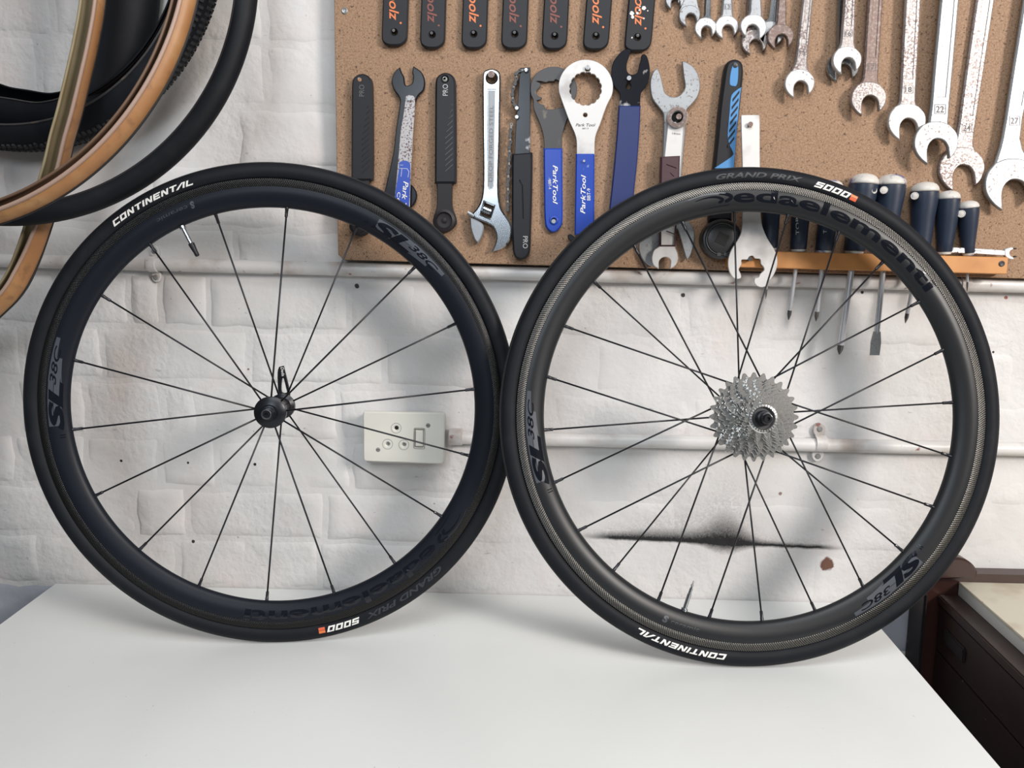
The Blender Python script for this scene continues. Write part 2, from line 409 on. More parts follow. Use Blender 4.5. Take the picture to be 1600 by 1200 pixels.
def brick(x0, x1, z0, z1, seed, pro, tilt):
    g = .0022; x0 += g; x1 -= g; z0 += g; z1 -= g
    nx = 14 if x1-x0 > .15 else 9; nz = 7
    bm = bmesh.new(); V = []; slx = random.uniform(-1, 1); slz = random.uniform(-1, 1)
    ux = [0, .012, .04, .1]+[.1+.8*i/(nx-6) for i in range(1, nx-6)]+[.9, .96, .988, 1]
    uz = [0, .04, .11, .25, .5, .75, .89, .96, 1]
    for b in uz:
        row = []
        for a in ux:
            x = x0+(x1-x0)*a; z = z0+(z1-z0)*b
            ex = min(a, 1-a)*(x1-x0); ez = min(b, 1-b)*(z1-z0); e = min(ex, ez)
            f = min(1, e/.0072); f = f*f*(3-2*f)
            nz_ = noise.noise(Vector((x*13, seed*3.1, z*16)))*.0026*min(1, e/.004)-noise.noise(Vector((x*45, seed, z*45)))*.0009*min(1, e/.004)
            wx = noise.noise(Vector((x*26, 9, z*26)))*.010
            zt = z + tilt(x, z)
            row.append(bm.verts.new((x+wx*.6, D+.0012-f*(pro+.0012*(slx*(a-.5)+slz*(b-.5)))-nz_*f, T+zt+wx*.5)))
        V.append(row)
    for r1, r2 in zip(V, V[1:]):
        for k in range(len(r1)-1): bm.faces.new((r1[k], r1[k+1], r2[k+1], r2[k]))
    return obj('brick', bm, M_LOWSHADE if z1 < .02 else M_WALL, wall, smooth=True)
XREF = py(300, 600, D).x
def tilt(x, z): return -.026*max(0, min(z, .9))/.53*(x-XREF)
sd = 0
for i in range(len(zs)-1):
    zt, zb = zs[i], zs[i+1]; vm = 0
    lst = JP.get(i, []) or [-140+k*220+(i % 2)*110 for k in range(9)]
    vrow = {0: -180, 1: -100}.get(i, None)
    if vrow is None: vrow = 600
    xs = sorted(py(u, 600, D).x if False else CAM.x+(py(u, 600, D).x) for u in lst)
    # joint pixels read at the course's own height
    zc = T+(zt+zb)/2
    def xat(u):
        lo, hi = -400, 1500
        for _ in range(30):
            mid = (lo+hi)/2
            if py(u, mid, D).z > zc: lo = mid
            else: hi = mid
        return py(u, lo, D).x
    xs = sorted(xat(u) for u in lst)
    xs = [xs[0]-.225]+xs+[xs[-1]+.225]
    for a, b in zip(xs, xs[1:]):
        sd += 1; mid = (a+b)/2
        pro = .0033 if mid < -.12 else .0016
        pro *= .4+1.0*random.random()
        brick(a, b, zb, zt, sd, pro, tilt)

# unseen shelf added above the frame's upper left corner to shade the wall there
sh_ = pbox('added_shade_shelf_1', (-1.6, D-.50, T+1.085), (-.68, D-.002, T+1.11), M_RAIL, None, .002); tag(sh_, kind='structure')
# the two conduits running along the wall
def pipe_thing(a, b, r, yc, label, name='conduit'):
    A = py(*a, yc); B = py(*b, yc); d = (B-A).normalized(); A = A-d*(.35 if a[0] < 100 else 0); B = B+d*.35
    t = thing(name, label, 'pipe', A)
    bm = bmesh.new(); n = 70; rings = []
    mt = axis(A, B); L = (B-A).length
    for k in range(n+1):
        w_ = noise.noise(Vector((k*.31, r*100, 2)))*.0007
        rings.append((r+w_*.5, L*k/n))
    lathe(bm, rings, mt, 20); obj('pipe_tube', bm, M_PIPE, t, smooth=True, auto=50)
    kids(t, A); return t, A, B
def saddle(t, u, v, r, yc, w_=.013, lug=.016):
    """two-lug saddle clamp hugging a pipe"""
    c = py(u, v, yc); bm = bmesh.new(); n = 12
    for i in range(n):
        pass
    ring = []
    for s in (-w_/2, w_/2):
        o_, i_ = [], []
        for k in range(n+1):
            a = PI*k/n
            o_.append(bm.verts.new((c.x+s, c.y-(r+.0022)*math.sin(a), c.z+(r+.0022)*math.cos(a))))
            i_.append(bm.verts.new((c.x+s, c.y-(r-.0003)*math.sin(a), c.z+(r-.0003)*math.cos(a))))
        ring.append((o_, i_))
    (o1, i1), (o2, i2) = ring
    for k in range(n):
        bm.faces.new((o1[k], o1[k+1], o2[k+1], o2[k])); bm.faces.new((o1[k], i1[k], i1[k+1], o1[k+1])); bm.faces.new((o2[k], i2[k], i2[k+1], o2[k+1]))
    cl = obj('saddle_clamp', bm, M_PIPE, t, smooth=True, auto=40)
    for s in (1, -1):
        bm = bmesh.new(); zc = c.z+s*(r+.0022+lug/2)
        slab(bm, [(c.x+math.cos(q)*w_*.58, c.z+s*(r+.001)+s*(lug*.45+abs(math.sin(q))*0)+s*math.sin(q)*lug*.62) for q in [2*PI*k/16 for k in range(16)]], [], D-.0075, D-.001, .0008)
        lg = obj('lug', bm, M_PIPE, cl)
        bm = bmesh.new(); lathe(bm, [(.0042, 0), (.0042, .0014), (.003, .0022)], axis((c.x, D-.0072, zc), (c.x, D-.1, zc)), 12)
        obj('screw', bm, M_GREYH if s else M_PIPE, cl)
    kids(t, t.location)
low = pbox('wall_back_low_shade', (-1.9, D-.0004, 0), (1.9, D+.05, T-.0895), M_LOWSHADE, wall)  # thin sheet carrying the painted shade of the wall below the bench
pt, A1, B1 = pipe_thing((20, 407.5), (1600, 446.5), .0105, D-.012, 'upper white painted pipe running along the wall under the tool board')
saddle(pt, 240, 412.5, .0105, D-.012); saddle(pt, 1505, 443.5, .0105, D-.012)
pt2, A2, B2 = pipe_thing((715, 683.5), (1600, 702), .0105, D-.012, 'lower white painted pipe running right from the wall socket behind the rear wheel')
saddle(pt2, 1281, 692.5, .0105, D-.012, .016, .018)
bm = bmesh.new(); c0 = py(703, 682, D-.014); c1 = py(722, 682.4, D-.014)
rod(bm, c0, c1, .0135, 20); obj('coupling', bm, M_PIPE, pt2, smooth=True, auto=50); kids(pt2, A2)

# wall socket
YS = D-.044
t = thing('wall_socket', 'cream three-pin wall socket with rocker switch, seen through the front wheel spokes', 'socket', py(630, 720, D))
def quad_z(u, v, y): return py(u, v, y)
bb_lo = py(571, 724, YS+.012); bb_hi = py(692, 648, YS+.012)
bm = bmesh.new(); box(bm, (bb_lo.x, YS+.012, bb_lo.z), (bb_hi.x, D-.001, bb_hi.z), .004); obj('back_box', bm, M_SOCKB, t, smooth=True, auto=40)
face = [(567, 644, 1), (570, 642), (690, 645), (694.5, 649), (693.5, 720), (690, 724.5), (571, 720.5), (568, 717)]
def rhole(cx, cy, r): return circ_px(cx, cy, r, 18)
plate('face_plate', t, M_SOCK, [(569, 643.3), (630, 644.6), (690.5, 646), (694.5, 650), (694, 685), (693, 721), (689, 725), (630, 723), (571.5, 720.8), (568, 717), (567.5, 680), (567, 647)],
      YS, .010, .0016, holes=[rhole(619, 669, 3.3), rhole(605.6, 694, 3.0), rhole(631, 695, 3.0), [(648, 671), (662, 671.4), (661.5, 699), (647.5, 698.6)]])
for (cx, cy, m_, r) in ((619, 669, M_HOLE, 3.3), (605.6, 694, M_GREYH, 3.0), (631, 695, M_GREYH, 3.0)):
    bm = bmesh.new(); slab(bm, xz(circ_px(cx, cy, r*1.2), YS), [], YS+.004, YS+.0095); obj('pin_socket', bm, m_, t)
    bm = bmesh.new(); o_ = circ_px(cx, cy, 8.2, 28); i_ = circ_px(cx, cy, 7.5, 28)
    slab(bm, xz(o_, YS), [xz(i_, YS)], YS-.0002, YS+.0004); obj('pin_ring', bm, M_GREYH, t)
plate('rocker_switch', t, M_SOCK, [(649, 672.5, 1), (661, 672.9, 1), (660.6, 698, 1), (648.6, 697.6, 1)], YS-.0025, .010, .0012, sm=False)
bm = bmesh.new(); o_ = smoothp([(646.5, 670.5), (648, 668.6), (662, 669), (664.4, 671), (664, 699), (662, 701.5), (648, 701), (646, 699)]); i_ = [(655.2+(x-655.2)*.9, 685+(y-685)*.95) for x, y in o_]
slab(bm, xz(o_, YS), [xz(i_, YS)], YS-.0003, YS+.0004); obj('switch_surround', bm, M_GREYH, t)
for cx, cy in ((669, 664.5), (591, 702.5)):
    bm = bmesh.new(); p = py(cx, cy, YS); lathe(bm, [(.0034, 0), (.0034, .0006), (.0026, .0012)], axis(p, p-Vector((0, 1, 0))), 14); sc = obj('screw', bm, M_GREYH, t)
    bm = bmesh.new(); box(bm, (p.x-.0028, p.y-.0016, p.z-.0003), (p.x+.0028, p.y-.001, p.z+.0003)); obj('slot', bm, M_HOLE, sc)
kids(t, t.location)

# ---------------------------------------------------------------- white bench
xl0, xl1 = py(88, 912, D).x, pz(0, 975, T).x
t = thing('workbench', 'white topped workbench carrying the two bicycle wheels', 'workbench', (-.15, .75, 0))
pl = pz(0, 975, T); pr = pz(1565, 1200, T); prb = pz(1382, 987, T)
def xon(p, q, y): return p.x+(q.x-p.x)*(y-p.y)/(q.y-p.y)
pwl = Vector((xl0, D, T))
yfr = .34
bm = bmesh.new()
ol = [(xon(pwl, pl, D-.002), D-.002), (xon(prb, pr, D-.002), D-.002), (xon(prb, pr, yfr), yfr), (xon(pwl, pl, yfr), yfr)]
vt = [bm.verts.new((x, y, T)) for x, y in ol]; vb = [bm.verts.new((x, y, T-.022)) for x, y in ol]
bm.faces.new(vt); bm.faces.new(vb)
for k in range(4): bm.faces.new((vt[k], vt[(k+1) % 4], vb[(k+1) % 4], vb[k]))
bmesh.ops.bevel(bm, geom=[e for e in bm.edges], offset=.0012, segments=2, affect='EDGES')
obj('bench_top', bm, M_TABLE, t)
for (x, y) in ((ol[0][0]+.05, D-.08), (ol[1][0]-.05, D-.08), (ol[2][0]-.05, yfr+.05), (ol[3][0]+.05, yfr+.05)):
    bm = bmesh.new(); box(bm, (x-.025, y-.025, 0), (x+.025, y+.025, T-.022), .002); obj('leg', bm, M_EDGE, t)
kids(t, t.location)

# ---------------------------------------------------------------- side bench at the right
t = thing('side_bench', 'cream topped dark brown wooden cabinet in the right corner', 'cabinet', (.95, .7, 0))
c0 = py(1498, 909, D-.03); ZC = c0.z; XC = c0.x
c1 = pz(1600, 998, ZC); dirx = (c1.x-c0.x)/(c1.y-c0.y)
def xe(y): return c0.x+dirx*(y-c0.y)
def prism(name, ol, z0, z1, m, parent, bev=.001):
    bm = bmesh.new(); a = [bm.verts.new((x, y, z1)) for x, y in ol]; b = [bm.verts.new((x, y, z0)) for x, y in ol]; n = len(ol)
    bm.faces.new(a); bm.faces.new(b)
    for k in range(n): bm.faces.new((a[k], a[(k+1) % n], b[(k+1) % n], b[k]))
    if bev: bmesh.ops.bevel(bm, geom=[e for e in bm.edges], offset=bev, segments=2, affect='EDGES')
    return obj(name, bm, m, parent)
prism('cabinet_top', [(xe(D-.03), D-.03), (1.55, D-.03), (1.55, .25), (xe(.25), .25)], ZC-.004, ZC, M_CREAM, t, .0008)
prism('top_edge', [(xe(D-.031), D-.031), (1.549, D-.031), (1.549, .251), (xe(.251), .251)], ZC-.021, ZC-.004, M_EDGE, t, .0006)
prism('back_rail', [(xe(D)-.055, D-.03), (1.55, D-.03), (1.55, D-.003), (xe(D)-.055, D-.003)], .05, ZC+.013, M_WOODK, t)
prism('ledge', [(xe(D-.031)-.030, D-.031), (xe(D)+.4, D-.031), (xe(D)+.4, .251), (xe(.251)-.030, .251)], ZC-.036, ZC-.021, M_BROWN, t, .002)
zt = ZC-.037
for hgt in (.075, .085, .12, .13, .12, .12):
    prism('plank', [(xe(D-.032)-.027, D-.032), (xe(D-.032)-.012, D-.032), (xe(.252)-.012, .252), (xe(.252)-.027, .252)], max(.02, zt-hgt+.002), zt, M_BROWN, t, .0015)
    zt -= hgt
prism('grip', [(xe(D-.055)-.031, D-.06), (xe(D-.055)-.026, D-.06), (xe(D-.125)-.026, D-.125), (xe(D-.125)-.031, D-.125)], ZC-.085, ZC-.062, M_POST, t, .003)
prism('carcass', [(xe(D-.034)-.010, D-.036), (1.54, D-.036), (1.54, .26), (xe(.26)-.010, .26)], .02, ZC-.037, M_BROWN, t, 0)
pp = py(1434, 935, D-.03); pq = py(1462, 935, D-.03)
prism('corner_post', [(pp.x, D-.05), (xe(D)-.056, D-.05), (xe(D)-.056, D-.004), (pp.x, D-.004)], 0, py(1445, 928, D-.05).z, M_POST, t, .003)
bm = bmesh.new(); kc = py(1497, 899, D-.045)
slab(bm, xz(smoothp([(1466, 905, 1), (1470, 884), (1485, 873), (1503, 872), (1518, 880), (1527, 893), (1524, 903, 1)]), D-.05), [], D-.052, D-.031, .003)
obj('rounded_bracket', bm, M_WOODK, t); kids(t, t.location)

# ---------------------------------------------------------------- tool board
YB = D-.030     # the board's face
t = thing('tool_board', 'tan chipboard tool panel screwed to the white brick wall', 'board', py(800, 415, D))
bl = py(528.5, 406, YB); tl = py(522, 0, YB); br = py(1600, 435.5, YB)
sx_ = (tl.x-bl.x)/(tl.z-bl.z); sz_ = (br.z-bl.z)/(br.x-bl.x)
H_ = T+1.42; XR = 1.0
bm = bmesh.new()
slab(bm, [(bl.x+.008, bl.z), (XR, bl.z+sz_*(XR-bl.x)), (XR, H_), (bl.x+sx_*(H_-bl.z), H_), (bl.x, bl.z+.008)], [], YB, YB+.016, .0008)
obj('panel', bm, M_BOARD, t)
for k in range(4):
    xk = bl.x+.06+k*.38
    bm = bmesh.new(); box(bm, (xk, YB+.016, bl.z+.05), (xk+.04, D-.001, H_-.03)); obj('batten', bm, M_BROWN, t)
for u, v in ((538.5, 17),):
    p = py(u, v, YB); bm = bmesh.new(); lathe(bm, [(.0046, 0), (.0046, .0008), (.0034, .0018), (.0018, .0012)], axis(p, p-Vector((0, 1, 0))), 16); obj('screw', bm, M_STEEL, t)
kids(t, t.location)
def nail(t, u, v, yf, r=.0016, m=None):
    p = py(u, v, yf); bm = bmesh.new(); rod(bm, Vector((p.x, YB, p.z)), Vector((p.x, yf-.003, p.z)), r, 8)
    rod(bm, Vector((p.x, yf-.0042, p.z)), Vector((p.x, yf-.003, p.z)), r*2, 10); obj('hanging_nail', bm, m or M_STEEL, t, smooth=True, auto=40)

# ================================================================ WHEELS
RIMW = [(.3131, .0106), (.3030, .0112), (.3000, .0117), (.2930, .0112), (.2860, .0090), (.2810, .0064), (.2775, .0036), (.2760, .0)]
def rim_y(r):
    for (a, wa), (b, wb) in zip(RIMW, RIMW[1:]):
        if a >= r >= b: return wa+(wb-wa)*(a-r)/(a-b)
    return RIMW[0][1] if r > .3 else 0
RC, RT_ = .3235, .0125
def tyre_y(r): return math.sqrt(max(0, RT_**2-(r-RC)**2))
class Wheel:
    def __init__(s, name, label, x, y, lean, yaw, R):
        n = Vector((math.sin(yaw)*math.cos(lean), -math.cos(yaw)*math.cos(lean), math.sin(lean)))
        sx = Vector((math.cos(yaw), math.sin(yaw), 0)); e = sx.cross(-n)
        if e.z < 0: e = -e
        zc = (R-RT_)*e.z+RT_
        s.C = Vector((x, y, T+zc)); s.n = n; s.s = sx; s.e = e
        s.root = thing(name, label, 'bicycle wheel', s.C)
        m = -n
        s.root.matrix_world = Matrix(((sx.x, m.x, e.x, s.C.x), (sx.y, m.y, e.y, s.C.y), (sx.z, m.z, e.z, s.C.z), (0, 0, 0, 1)))
    def loc(s, u, v, y=0):
        d = ray(u, v); c = s.C-s.n*y; t = (c-CAM).dot(s.n)/d.dot(s.n); P = CAM+d*t-c
        return P.dot(s.s), P.dot(s.e)
    def ang(s, u, v, y=-.01):
        a, b = s.loc(u, v, y); return math.atan2(b, a), math.hypot(a, b)
def annular(name, parent, m, body, a0, a1, ra, rb, yf, off=.00022, shear=0, bold=0, inward=False, sx=1.):
    """print running clockwise from angle a0 to a1, letter feet at radius ra, tops at rb"""
    V, Fc = block_text(body) if sx == 99 else norm_text(body, shear, bold, sx)
    bm = bmesh.new(); vs_ = [bm.verts.new((u, v, 0)) for u, v in V]
    for f in Fc:
        try: bm.faces.new([vs_[i] for i in f])
        except ValueError: pass
    span = abs(a1-a0)*.3
    cut = max(1, int(span/.006))
    for k in range(1, cut):
        bmesh.ops.bisect_plane(bm, geom=bm.verts[:]+bm.edges[:]+bm.faces[:], plane_co=(k/cut, 0, 0), plane_no=(1, 0, 0))
    for k in (.25, .5, .75):
        bmesh.ops.bisect_plane(bm, geom=bm.verts[:]+bm.edges[:]+bm.faces[:], plane_co=(0, k, 0), plane_no=(0, 1, 0))
    for v in bm.verts:
        a = a0+(a1-a0)*v.co.x; r = ra+(rb-ra)*v.co.y
        v.co = (r*math.cos(a), -(yf(r)+off), r*math.sin(a))
    me = bpy.data.meshes.new(name); bm.to_mesh(me); bm.free(); return link(name, me, m, parent)
GL = {'C': ('r', 0, 0, .22, 1), 'x': 0}
def block_text(body):
    """squared italic capitals: returns points normalised to 0..1 and quads"""
    w_, t_, g_ = 1.0, .26, .22
    H = {'C': [(0, 0, 1, .24), (0, .76, 1, 1), (0, .24, .28, .76)], 'O': [(0, 0, 1, .24), (0, .76, 1, 1), (0, .24, .28, .76), (.72, .24, 1, .76)],
         '0': [(0, 0, 1, .24), (0, .76, 1, 1), (0, .24, .28, .76), (.72, .24, 1, .76)], 'T': [(0, .76, 1, 1), (.36, 0, .64, .76)], 'I': [(0, 0, .28, 1)],
         'E': [(0, 0, 1, .24), (0, .38, .9, .62), (0, .76, 1, 1), (0, .24, .28, .38), (0, .62, .28, .76)], 'L': [(0, 0, 1, .24), (0, .24, .28, 1)],
         '5': [(0, .76, 1, 1), (0, .62, .28, .76), (0, .40, 1, .62), (.72, .24, 1, .40), (0, 0, 1, .24)]}
    V, Q = [], []; x = 0
    for ch in body:
        wd = .28 if ch == 'I' else 1.0
        qs = []
        if ch == 'N': qs = [[(0, 0), (.26, 0), (.26, 1), (0, 1)], [(.74, 0), (1, 0), (1, 1), (.74, 1)], [(.0, 1), (.70, 0), (1.0, 0), (.30, 1)]]
        elif ch == 'A': qs = [[(-.25, 0), (.12, 0), (.78, 1), (.50, 1)], [(.72, 0), (1, 0), (1, 1), (.72, 1)]]
        else: qs = [[(a, b), (c, b), (c, d), (a, d)] for a, b, c, d in H[ch]]
        for q in qs:
            i = len(V); V += [((x+px_*1.15)+.42*py_, py_) for px_, py_ in q]; Q.append((i, i+1, i+2, i+3))
        x += wd*1.15+g_
    x0 = min(v[0] for v in V); x1 = max(v[0] for v in V)
    return [((a-x0)/(x1-x0), b) for a, b in V], Q
def patch(name, parent, m, pts, yf, off=.00015, seg=18):
    """a printed band: pts = [(angle, r_low, r_high), ...]"""
    bm = bmesh.new(); prev = None
    P = []
    for (a, lo, hi), (b, lo2, hi2) in zip(pts, pts[1:]):
        for k in range(seg): t = k/seg; P.append((a+(b-a)*t, lo+(lo2-lo)*t, hi+(hi2-hi)*t))
    P.append(pts[-1])
    for a, lo, hi in P:
        col = []
        for j in range(5):
            r = lo+(hi-lo)*j/4; col.append(bm.verts.new((r*math.cos(a), -(yf(r)+off), r*math.sin(a))))
        if prev:
            for j in range(4): bm.faces.new((prev[j], prev[j+1], col[j+1], col[j]))
        prev = col
    me = bpy.data.meshes.new(name); bm.to_mesh(me); bm.free(); return link(name, me, m, parent)
def sl_decal(W, rim, a, b):
    """SL 38C, clockwise from pixel a to pixel b"""
    a0, a1 = W.ang(*a)[0], W.ang(*b)[0]
    if a1 > a0: a1 -= 2*PI
    L = lambda t: a0+(a1-a0)*t
    patch('grey_decal', rim, M_GREYP, [(L(.10), .284, .300), (L(.55), .284, .300), (L(.552), .2845, .3005), (L(.80), .2875, .3005), (L(.802), .2935, .3005), (L(1), .2955, .3005)], rim_y)
    annular('size_lettering', rim, M_GLOSSB, '38C', L(.52), L(.92), .2905, .2985, rim_y, .0004, .3, .01, sx=1.2)
    annular('model_lettering', rim, M_GLOSSB, 'SL', L(.05), L(.56), .2820, .2990, rim_y, .0004, .25, .05)
    for k in range(2): patch('pinstripe', rim, M_GLOSSB, [(L(-.03+k*.025), .2825, .289), (L(-.02+k*.025), .2825, .289)], rim_y, .0003, 2)
def deda_decal(W, rim, d0, d1, e0, e1):
    """the maker's word: a swept open D, then the letters"""
    A0, A1 = W.ang(*d0)[0], W.ang(*d1)[0]
    if A1 > A0: A1 -= 2*PI
    L = lambda t: A0+(A1-A0)*t
    def stroke(pts, wd):
        n = 40; P = []
        for i in range(n+1):
            t = i/n*(len(pts)-1); k = min(int(t), len(pts)-2); f = t-k
            p0, p1, p2, p3 = pts[max(k-1, 0)], pts[k], pts[k+1], pts[min(k+2, len(pts)-1)]
            P.append([.5*((2*b)+(-a+c)*f+(2*a-5*b+4*c-d)*f*f+(-a+3*b-3*c+d)*f**3) for a, b, c, d in zip(p0, p1, p2, p3)])
        bm = bmesh.new(); prev = None
        for i, (t, r) in enumerate(P):
            q0, q1 = P[max(i-1, 0)], P[min(i+1, n)]
            dx, dr = (q1[0]-q0[0])*abs(A1-A0)*.3, q1[1]-q0[1]; l = math.hypot(dx, dr) or 1
            h = wd*min(1, .15+1.6*i/n)*(1 if i < n*.9 else 1-(i-n*.9)/(n*.1)*.5)/2
            col = []
            for s in (-1, 0, 1):
                tt = t-s*h*dr/l/(abs(A1-A0)*.3); rr = r+s*h*dx/l; a = L(tt)
                col.append(bm.verts.new((rr*math.cos(a), -(rim_y(rr)+.0004), rr*math.sin(a))))
            if prev:
                for j in range(2): bm.faces.new((prev[j], prev[j+1], col[j+1], col[j]))
            prev = col
        me = bpy.data.meshes.new('swoosh'); bm.to_mesh(me); bm.free(); link('swoosh', me, M_GLOSSB, rim)
    stroke([(0, .3000), (.35, .3022), (.68, .3015), (.9, .2985), (.99, .2945), (.93, .2915), (.84, .2895)], .0044)
    stroke([(.2, .2965), (.45, .2980), (.66, .2968), (.78, .2935), (.78, .2910), (.7, .2895)], .0036)
    stroke([(.3, .2838), (.6, .2846), (.95, .2850)], .0010)
    B0, B1 = W.ang(*e0)[0], W.ang(*e1)[0]
    if B1 > B0: B1 -= 2*PI
    annular('maker_lettering', rim, M_GLOSSB, 'edaelementi', B0, B1, .2868, .3040, rim_y, .0004, .0, .025)
def wheel_parts(W, M_RIM, M_WEAVE, hubw):
    root = W.root; SEG = 288
    bm = bmesh.new(); prof = []
    for k in range(27):
        a = math.radians(-146+292*k/26); prof.append((RC+RT_*math.cos(a), RT_*math.sin(a)))
    prof += [(.3128, .006), (.3120, 0), (.3128, -.006)]
    sweep_ring(bm, prof, SEG); tyre = obj('tyre', bm, M_TYRE, root, smooth=True)
    bm = bmesh.new(); prof = [(RC+(RT_+.0004)*math.cos(math.radians(a)), (RT_+.0004)*math.sin(math.radians(a))) for a in range(-34, 35, 4)]
    prof += [(RC+(RT_-.0006)*math.cos(math.radians(a)), (RT_-.0006)*math.sin(math.radians(a))) for a in (34, -34)]
    sweep_ring(bm, prof, SEG); obj('tread', bm, M_TREAD, tyre, smooth=True, auto=50)
    # rim: shaped body and the two woven brake tracks
    bm = bmesh.new(); side = [(r, y) for r, y in RIMW if r <= .3032]
    side[0] = (.3031, .0108)
    prof = [(r, y) for r, y in side]+[(r, -y) for r, y in side[::-1][1:]]+[(.3125, -.0100), (.3105, -.006), (.3105, .006), (.3125, .0100)]
    sweep_ring(bm, prof, SEG); rim = obj('rim', bm, M_RIM, root, smooth=True, auto=60)
    for sgn in (-1, 1):
        bm = bmesh.new(); sweep_ring(bm, [(.3132, sgn*.0098), (.3132, sgn*.0106), (.3127, sgn*.0108), (.3034, sgn*.0113), (.3030, sgn*.0111), (.3030, sgn*.0100)], SEG)
        obj('brake_track', bm, M_WEAVE, rim, smooth=True, auto=40)
    return tyre, rim
def spoke(root, p0, p1, r=.00125):
    """hub end p0, rim end p1 (wheel coordinates)"""
    p0, p1 = Vector(p0), Vector(p1); d = (p1-p0).normalized()
    bm = bmesh.new(); rod(bm, p0, p1-d*.010, r, 8); s = obj('spoke', bm, M_SPOKE, root, smooth=True)
    bm = bmesh.new(); mt = axis(p1-d*.0135, p1); lathe(bm, [(.0013, 0), (.0021, .0008), (.0021, .009), (.0024, .0095), (.0024, .016)], mt, 8); obj('nipple', bm, M_NIPPLE, s, smooth=True, auto=40)
def print_tyre(W, tyre, body, a, b, m, lo=.3180, hi=.3262, shear=.3, bold=.03, sx=1.5, name='lettering'):
    a0, a1 = W.ang(*a)[0], W.ang(*b)[0]
    if a1 > a0: a1 -= 2*PI
    return annular(name, tyre, m, body, a0, a1, lo, hi, tyre_y, .0005, shear, bold, sx=sx)

# ---- front wheel
WF = Wheel('front_wheel', 'left black carbon bicycle wheel with 18 radial spokes, no sprockets, quick release lever pointing up', -.38106, .99214, .0508, .12348, .336)
tyre, rim = wheel_parts(WF, M_RIMF, M_WEAVEF, .05)
root = WF.root
for i in range(18):
    a = math.radians(85.3-20*i); near = i % 2 == 0
    y, rh = (-.0335, .0185) if near else (.0330, .0165)
    spoke(root, (rh*math.cos(a), y, rh*math.sin(a)), (.2770*math.cos(a), -.001 if near else .001, .2770*math.sin(a)))
MY = Matrix.Rotation(PI/2, 4, 'X')       # local z -> -y (towards the viewer)
MY = Matrix(((1, 0, 0, 0), (0, 0, -1, 0), (0, 1, 0, 0), (0, 0, 0, 1)))
bm = bmesh.new(); lathe(bm, [(.0090, -.040), (.0180, -.0365), (.0180, -.0300), (.0135, -.0270), (.0115, -.020), (.0110, .018), (.0130, .028), (.0212, .0300), (.0214, .0360), (.0195, .0375), (.0110, .0395), (.0100, .044), (.0085, .0445)], MY, 48)
hub = obj('hub_shell', bm, M_HUB, root, smooth=True, auto=35)
bm = bmesh.new(); lathe(bm, [(.0122, -.019), (.0126, -.018), (.0126, .010), (.0122, .011)], MY, 40); obj('hub_sleeve', bm, M_HUBG, hub, smooth=True, auto=35)
for k in range(14):
    a = 2*PI*k/14; bm = bmesh.new(); c, s = math.cos(a), math.sin(a)
    box(bm, (.0122, -.010, -.0006), (.0131, .018, .0006), 0, Matrix(((c, 0, -s, 0), (0, 1, 0, 0), (s, 0, c, 0), (0, 0, 0, 1)))); obj('rib', bm, M_HUB, hub)
bm = bmesh.new(); lathe(bm, [(.0082, .044), (.0086, .0445), (.0086, .0500), (.0070, .0505), (.0055, .0510), (.0055, .0545), (.0045, .0560), (.0022, .0560), (.0020, .0535)], MY, 32); obj('axle_end', bm, M_HUB, hub, smooth=True, auto=30)
bm = bmesh.new(); lathe(bm, [(.0060, .0551), (.0068, .0556), (.0070, .0561), (.0060, .0564), (.0052, .0562)], MY, 32, cap=False); obj('skewer_nut_rim', bm, M_HUBG, hub, smooth=True)
bm = bmesh.new(); lathe(bm, [(.0100, -.060), (.0105, -.056), (.0105, -.044), (.0090, -.040)], MY, 32); lev = obj('quick_release_lever', bm, M_HUB, root, smooth=True, auto=35)
yl = .062
def WP(W, pts, y): return [W.loc(u, v, y) for u, v in pts]
bm = bmesh.new()
slab(bm, WP(WF, smoothp([(437, 617), (434.2, 596), (434.4, 580), (436.5, 573, 1), (443.4, 571.5, 1), (447.5, 588), (452.5, 610), (452, 620)]), yl),
     [WP(WF, smoothp([(440.5, 612), (440.4, 596), (442, 590.5), (444, 592), (447.4, 606), (448.5, 613)]), yl)], yl-.003, yl+.002, .0012)
obj('lever_arm', bm, M_HUB, lev)
V, Fc = norm_text('Deda', .1, .01)
q0, q1 = Vector(WF.loc(438.5, 574, yl-.003)), Vector(WF.loc(440.5, 588, yl-.003)); dd = q1-q0; nn = Vector((-dd.y, dd.x)).normalized()*.0042
mesh_from([(lambda p: (p.x, yl-.0033, p.y))(q0+dd*u+nn*v) for u, v in V], Fc, 'lettering', M_WHITEP, lev)
print_tyre(WF, tyre, 'CONTINENTAL', (176.5, 351), (302, 285), M_WHITEP, .3185, .3255, sx=99)
print_tyre(WF, tyre, '5000', (563, 967), (511, 984), M_WHITEP, .3180, .3262, sx=99)
print_tyre(WF, tyre, 'GRAND PRIX', (693, 889), (572, 963), M_DIMP, .3180, .3258, sx=1.2)
a0, a1 = WF.ang(509, 985)[0], WF.ang(499, 987)[0]
for k, mm in ((0, M_REDP), (1, M_ORANGE)): patch('colour_mark', tyre, mm, [(a0, .3178+k*.0042, .3216+k*.0042), (a1, .3178+k*.0042, .3216+k*.0042)], tyre_y, .0005, 4)
deda_decal(WF, rim, (735, 795), (686, 846), (679, 852), (383, 950))
sl_decal(WF, rim, (575, 345), (690, 432)); sl_decal(WF, rim, (98, 680), (92, 527))
def inward(W, rim, body, first, last, lo, hi, m, **k):
    """lettering with its head towards the hub, reading anticlockwise"""
    a0, a1 = W.ang(*first)[0], W.ang(*last)[0]
    if a1 < a0: a1 += 2*PI
    return annular('small_lettering', rim, m, body, a0, a1, hi, lo, rim_y, .0003, k.get('shear', .15), k.get('bold', .01))
